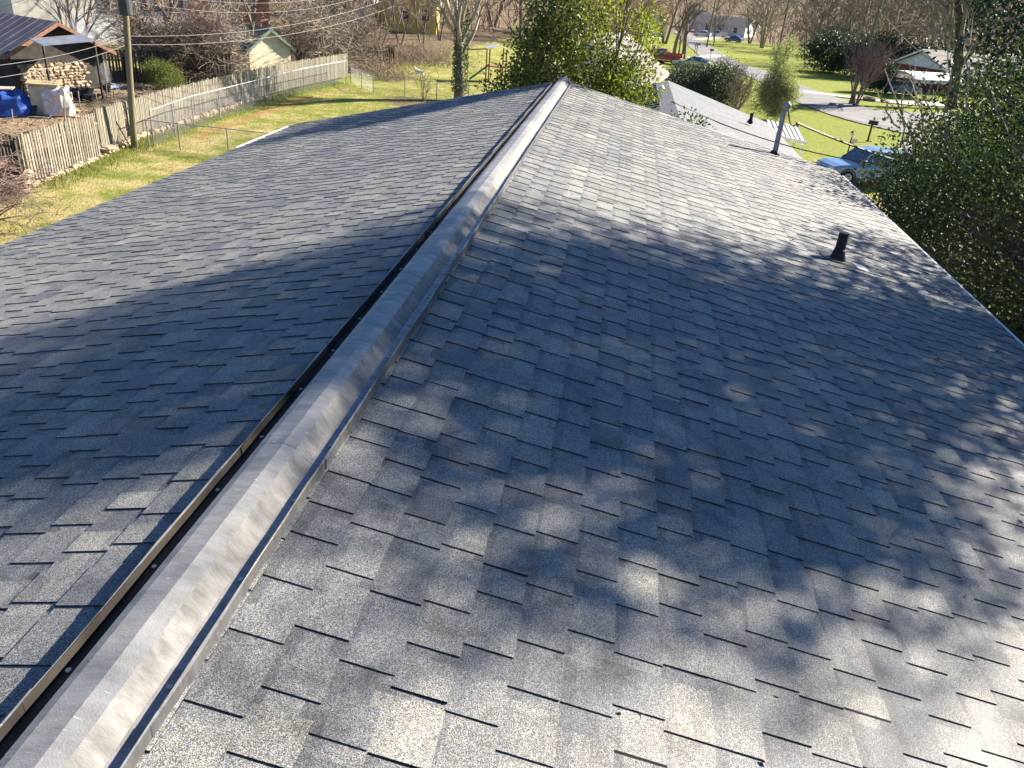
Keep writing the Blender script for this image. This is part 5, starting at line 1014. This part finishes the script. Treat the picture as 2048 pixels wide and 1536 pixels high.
# ------------------------------------------------------------------ street furniture
def mailbox(label, loc, rz, s=1.0, mat='black'):
    t = thing('mailbox', label, 'mailbox', loc, rz, 'mailboxes along the street'); q = MB(); q.box((0, 0, .5), (.1, .1, 1.2)); q.build('post', MT['polegrey'] if mat != 'black' else MT['black'], t); q = MB(); a = np.linspace(0, math.pi, 8); q.prism([(-.12, 0), (.12, 0)] + [(.12 * math.cos(k), .13 + .12 * math.sin(k)) for k in a], -.32, .22); o = q.build('box', MT[mat], t); o.location = (0, 0, 1.05)
    q = MB(); q.box((.135, 0, 1.3), (.015, .05, .22)); q.build('flag', MT['tail'], t); t.scale = (s,) * 3; return t
mailbox('black mailbox on a leaning post beside the street, nearest of all', gp(1735, 284), rad(60), 1.1)
mailbox('black mailbox by the far street bend', gp(1393, 106), rad(80), 1.2); mailbox('pale mailbox left of the black one at the far bend', gp(1389, 106), rad(80), 1.1, 'galv'); mailbox('grey mailbox on the verge below the far bend', gp(1420, 118), rad(80), 1.15, 'darkgrey')
p = gp(1586, 282); b = MB(); b.tube([(0, 0, -.1), (.02, 0, .55), (.06, 0, 1.05)], [.07, .06, .08], 8); o = b.build('bollard', MT['black']); o.location = p; tag(o, 'short dark post on the lawn behind the awning', 'post')
p = gp(1691, 322); t = thing('lamp_post', 'small garden lamp on a dark post behind the parked vehicle', 'lamp', p); q = MB(); q.tube([(0, 0, 0), (0, 0, 1.35)], .04, 8); q.build('post', MT['black'], t); q = MB(); q.tube([(0, 0, 1.35), (0, 0, 1.62)], [.07, .11], 6); q.build('lantern', MT['lamp'], t); q = MB(); q.tube([(0, 0, 1.62), (0, 0, 1.76)], [.15, .02], 6); q.build('cap', MT['black'], t); q = MB(); q.box((.22, 0, 1.2), (.3, .03, .22)); q.build('name_plate', MT['wrap'], t)
p = gp(1738, 202); t = thing('tree_stump', 'dark low stump on the lawn before the carport', 'stump', p); lump(t, 'stump', MT['bark'], (0, 0, 0), (.7, .6, .4), .08, 11)
p = gp(1670, 212); b = MB(); 
for k in range(7): b.cbox((yr.uniform(-.7, .7), yr.uniform(-.5, .5), .12), (.35, .3, .26), .06, rz=yr.uniform(0, 3), jit=.02, rng=yr)
o = b.build('rock_cluster', MT['stone']); o.location = p; tag(o, 'little cluster of rocks on the roadside lawn', 'rocks')

# ------------------------------------------------------------------ vehicles
def loft(stations, ring):
    q = MB(); n = len(ring(stations[0])); Vv = np.vstack([ring(s) for s in stations]); m = len(stations); i = np.arange(m - 1)[:, None] * n; j = np.arange(n)[None]; j2 = (j + 1) % n
    q.add(Vv, [np.stack([i + j, i + j2, i + n + j2, i + n + j], -1).reshape(-1, 4)]); q.NG = [list(range(n))[::-1], [(m - 1) * n + k for k in range(n)]]; return q
def car(name, label, loc, rz, paint, L=4.6, W=1.85, H=1.65, kind='suv', cat='car', wr=.36):
    t = thing(name, label, cat, loc, rz); hw = W / 2; belt = {'suv': 1.06, 'sedan': .93, 'pickup': 1.08}[kind]
    fx, rx = L * .31, -L * .30
    hood = belt - .04
    st = [(L / 2, .45, hood - .28, .82), (L / 2 - .12, .32, hood - .12, .93), (L / 2 - .5, .26, hood - .03, .98), (L * .2, .24, belt, 1.0), (0, .24, belt + .01, 1.0), (-L * .3, .24, belt + .02, 1.0), (-L / 2 + .2, .28, belt + .02, .97), (-L / 2, .42, belt - .06, .9)]
    if kind == 'sedan': st[0] = (L / 2, .42, .62, .8); st[1] = (L / 2 - .12, .3, .74, .93); st[2] = (L / 2 - .5, .26, .82, .98)
    ring = lambda s: np.array([(s[0], -hw * s[3] * .93, s[1]), (s[0], -hw * s[3], s[1] + .2), (s[0], -hw * s[3], s[2] - .16), (s[0], -hw * s[3] * .93, s[2]), (s[0], hw * s[3] * .93, s[2]), (s[0], hw * s[3], s[2] - .16), (s[0], hw * s[3], s[1] + .2), (s[0], hw * s[3] * .93, s[1])])
    loft(st, ring).build('body', MT[paint], t); bv = t.children[-1].modifiers.new('bevel', 'BEVEL'); bv.width = .05; bv.segments = 2; bv.limit_method = 'ANGLE'; bv.angle_limit = rad(25)
    if kind == 'suv': cab = [(L * .20, belt - .02, belt, .92), (L * .06, belt - .02, H - .06, .80), (-L * .05, belt - .02, H, .80), (-L * .34, belt - .02, H - .04, .78), (-L * .45, belt - .02, H - .22, .76), (-L * .485, belt - .02, belt + .06, .84)]
    elif kind == 'sedan': cab = [(L * .20, belt - .02, belt, .92), (L * .04, belt - .02, H - .05, .76), (-L * .08, belt - .02, H, .76), (-L * .24, belt - .02, H - .05, .76), (-L * .42, belt - .02, belt + .05, .84)]
    else: cab = [(L * .20, belt - .02, belt, .92), (L * .10, belt - .02, H - .05, .80), (0, belt - .02, H, .80), (-L * .06, belt - .02, H - .02, .80), (-L * .075, belt - .02, belt + .02, .84)]
    cr_ = lambda s: np.array([(s[0], -hw * .94, s[1]), (s[0], -hw * s[3], s[2] - .03), (s[0], -hw * s[3] * .86, s[2]), (s[0], hw * s[3] * .86, s[2]), (s[0], hw * s[3], s[2] - .03), (s[0], hw * .94, s[1])])
    loft(cab, cr_).build('window_glass', MT['carglass'], t)
    rfx = [c for c in cab if c[2] > H - .25]
    q = loft([(c[0], c[2] + .005, c[2] + .03, c[3]) for c in rfx], lambda s: np.array([(s[0], -hw * s[3] * .97, s[1] - .03), (s[0], -hw * s[3] * .84, s[2]), (s[0], hw * s[3] * .84, s[2]), (s[0], hw * s[3] * .97, s[1] - .03)])); q.build('roof_panel', MT[paint], t)
    for s in (-1, 1):
        for c in rfx[:-1] + [rfx[-1]]: q = MB(); q.beam((c[0] * 1.02, s * hw * .955, belt), (c[0], s * hw * c[3] * 1.005, c[2] - .02), .07, .05); q.build('pillar', MT[paint], t)
        q = MB(); q.beam((cab[0][0], s * hw * .93, belt), (rfx[0][0], s * hw * rfx[0][3], rfx[0][2]), .07, .06); q.build('pillar', MT[paint], t)
        q = MB(); q.cbox((L / 2 - .14, s * hw * .68, hood - .22), (.2, hw * .36, .13), .03); q.build('headlight', MT['head'], t)
        q = MB(); q.cbox((-L / 2 + .05, s * hw * .78, belt - .2), (.12, hw * .2, .26), .03); q.build('tail_light', MT['tail'], t)
        q = MB(); q.cbox((L * .15, s * (hw + .1), belt + .05), (.12, .18, .13), .03); q.build('wing_mirror', MT[paint], t)
        for x in (fx, rx):
            q = MB(); a = np.linspace(0, 2 * math.pi, 24); yy_ = s * (hw - .1); q.tube([(x, yy_ - s * .13, wr), (x, yy_ - s * .1, wr), (x, yy_ + s * .08, wr), (x, yy_ + s * .12, wr)], [wr * .9, wr, wr, wr * .9], 20); wh_ = q.build('wheel', MT['tyre'], t, smooth=False)
            q = MB(); q.tube([(x, yy_ + s * .10, wr), (x, yy_ + s * .128, wr)], [wr * .66, wr * .6], 16); q.build('rim', MT['rim'], wh_)
            q = MB(); q.tube([(x + math.cos(k) * (wr + .06), s * (hw + .004), wr + math.sin(k) * (wr + .06)) for k in np.linspace(-.1, math.pi + .1, 12)], .035, 6); q.build('wheel_arch', MT['darkgrey'] if kind == 'suv' else MT[paint], t)
    q = MB(); q.cbox((L / 2 - .02, 0, hood - .36), (.1, hw * 1.2, .2), .03); q.build('grille', MT['black'], t); q = MB(); q.cbox((L / 2 - .02, 0, .42), (.14, W * .9, .2), .04); q.build('bumper', MT['darkgrey'], t)
    if kind == 'pickup':
        q = MB(); q.box((-L * .29, 0, belt + .03), (L * .36, W * .78, .02)); q.build('bed_liner', MT['black'], t)
        for s in (-1, 1): q = MB(); q.box((-L * .285, s * hw * .92, belt + .14), (L * .41, .09, .28)); q.build('bed_side', MT[paint], t)
        q = MB(); q.box((-L * .49, 0, belt + .1), (.07, W * .84, .34)); q.build('tailgate', MT[paint], t); q = MB(); q.box((0, 0, .5), (L * .96, W * 1.01, .12)); q.build('lower_trim', MT['rim'], t)
    return t
s0_ = gp(1712, 356); car('parked_suv', 'slate blue grey sport utility car half hidden by the right evergreen', G(13.9, 43.6) + [0, 0, .09], rad(197), 'slate', 4.8, 1.9, 1.72, 'suv', wr=.38)
p = gp(1324, 126); car('pickup_truck', 'red pickup truck with white lower trim parked on the lawn', p, rad(172), 'redpaint', 5.4, 1.95, 1.85, 'pickup', 'truck', wr=.4)
p = gp(1306, 122); car('red_suv', 'red car in front of the red pickup, half hidden by holly', p, rad(165), 'redpaint', 4.5, 1.8, 1.65, 'suv')
p = gp(1384, 136); car('silver_car', 'silver car parked behind the dark shrubs', p, rad(170), 'silver', 4.6, 1.8, 1.48, 'sedan')
p = G(20.0, 236); car('white_car', 'far white car on the sloping drive', p, rad(160), 'whitepaint', 4.6, 1.8, 1.5, 'sedan'); p = G(24.5, 240); car('white_truck', 'far silver truck right of the white car', p, rad(175), 'silver', 5.2, 1.9, 1.8, 'pickup', 'truck')
p = gp(1467, 84); car('blue_car', 'far blue car in the shade of the porch house', p, rad(150), 'bluepaint', 4.4, 1.8, 1.5, 'sedan'); p = G(32.6, 101.5); car('carport_car', 'dark car parked under the metal carport', p, rad(20), 'bluepaint', 4.4, 1.8, 1.5, 'suv')
# ------------------------------------------------------------------ grass tufts
gr_ = np.random.default_rng(15); n = 62000
x = gr_.uniform(-22, -3, n); y = gr_.uniform(16, 62, n); fx2 = fence_x(y); ok = (x > fx2 + .3) & ~((np.abs(x) < 5) & (y < 14)); x, y = x[ok], y[ok]
e = np.concatenate([np.abs(gr_.normal(0, .5, 9000)) + .25]); ye = gr_.uniform(27, 62, 9000); x = np.concatenate([x, fence_x(ye) + e]); y = np.concatenate([y, ye])
n = len(x); P = np.stack([x, y, gz(x, y)], 1); D_ = gr_.normal(0, .35, (n, 3)); D_[:, 2] = 1; hgt = gr_.uniform(.035, .085, n); hgt[-9000:] = gr_.uniform(.08, .24, 9000); b = MB(); b.leaves(P, D_, hgt, .02 + hgt * .08, gr_, gr_.uniform(0, 1, n)); tag(b.build('grass_tufts', MT['drygrass']), 'short winter grass of the back lawn', 'grass', kind='stuff')


# ------------------------------------------------------------------ litter in the yard and on the roof
lr = np.random.default_rng(31)
for k, (px, py, lab) in enumerate([(70, 236, 'grey board lying left of the wrapped crate'), (190, 188, 'short dark board lying before the ash heap'), (150, 235, 'tan offcut lying near the gate panel'), (240, 178, 'long grey board lying right of the ash heap'), (95, 178, 'plank lying at the foot of the stone wall')]):
    p = gp(px, py); b = MB(); b.cbox((0, 0, .05), (lr.uniform(.9, 1.8), .2, .05), .01, rz=lr.uniform(0, 3)); o = b.build('board', MT['lumber'] if k == 2 else MT['fence']); o.location = p; tag(o, lab, 'board')
for k, (px, py, lab) in enumerate([(180, 205, 'round black pot near the black sheeting'), (215, 185, 'round black pot left of the utility pole'), (60, 215, 'round black pot beside the blue tarp')]):
    p = gp(px, py); t = thing('plant_pot', lab, 'pot', p); b = MB(); b.tube([(0, 0, 0), (0, 0, .36), (0, 0, .4)], [.16, .24, .26], 12); b.build('pot', MT['black'], t); b = MB(); b.tube([(0, 0, .40), (0, 0, .43)], [.27, .27], 12); b.build('rim', MT['black'], t)
n = 900; x = lr.uniform(-31, -22.5, n); y = lr.uniform(29, 50, n); ok = x < fence_x(y) - .4; x, y = x[ok], y[ok]; n = len(x); D_ = lr.normal(0, 1, (n, 3)); D_[:, 2] = np.abs(D_[:, 2]) * .4; b = MB(); P = np.stack([x, y, gz(x, y) + .02], 1); b.segs(P, P + D_ * .35, .02, .012, 3, lr.uniform(0, 1, n)); tag(b.build('yard_litter', MT['bark']), 'twigs and scraps strewn over the dirt yard', 'litter', kind='stuff')
n = 130; ss_ = lr.uniform(.25, 4.3, n); yy2 = lr.uniform(1.0, 12.5, n); P = rp(1, ss_, yy2, .014); D_ = lr.normal(0, 1, (n, 3)); D_[:, 2] *= .15; b = MB(); b.leaves(P, D_, lr.uniform(.015, .04, n), .014, lr, lr.uniform(0, 1, n)); tag(b.build('roof_leaves', MT['barkwarm']), 'few small dry leaves lying on the right slope', 'leaves', kind='stuff')
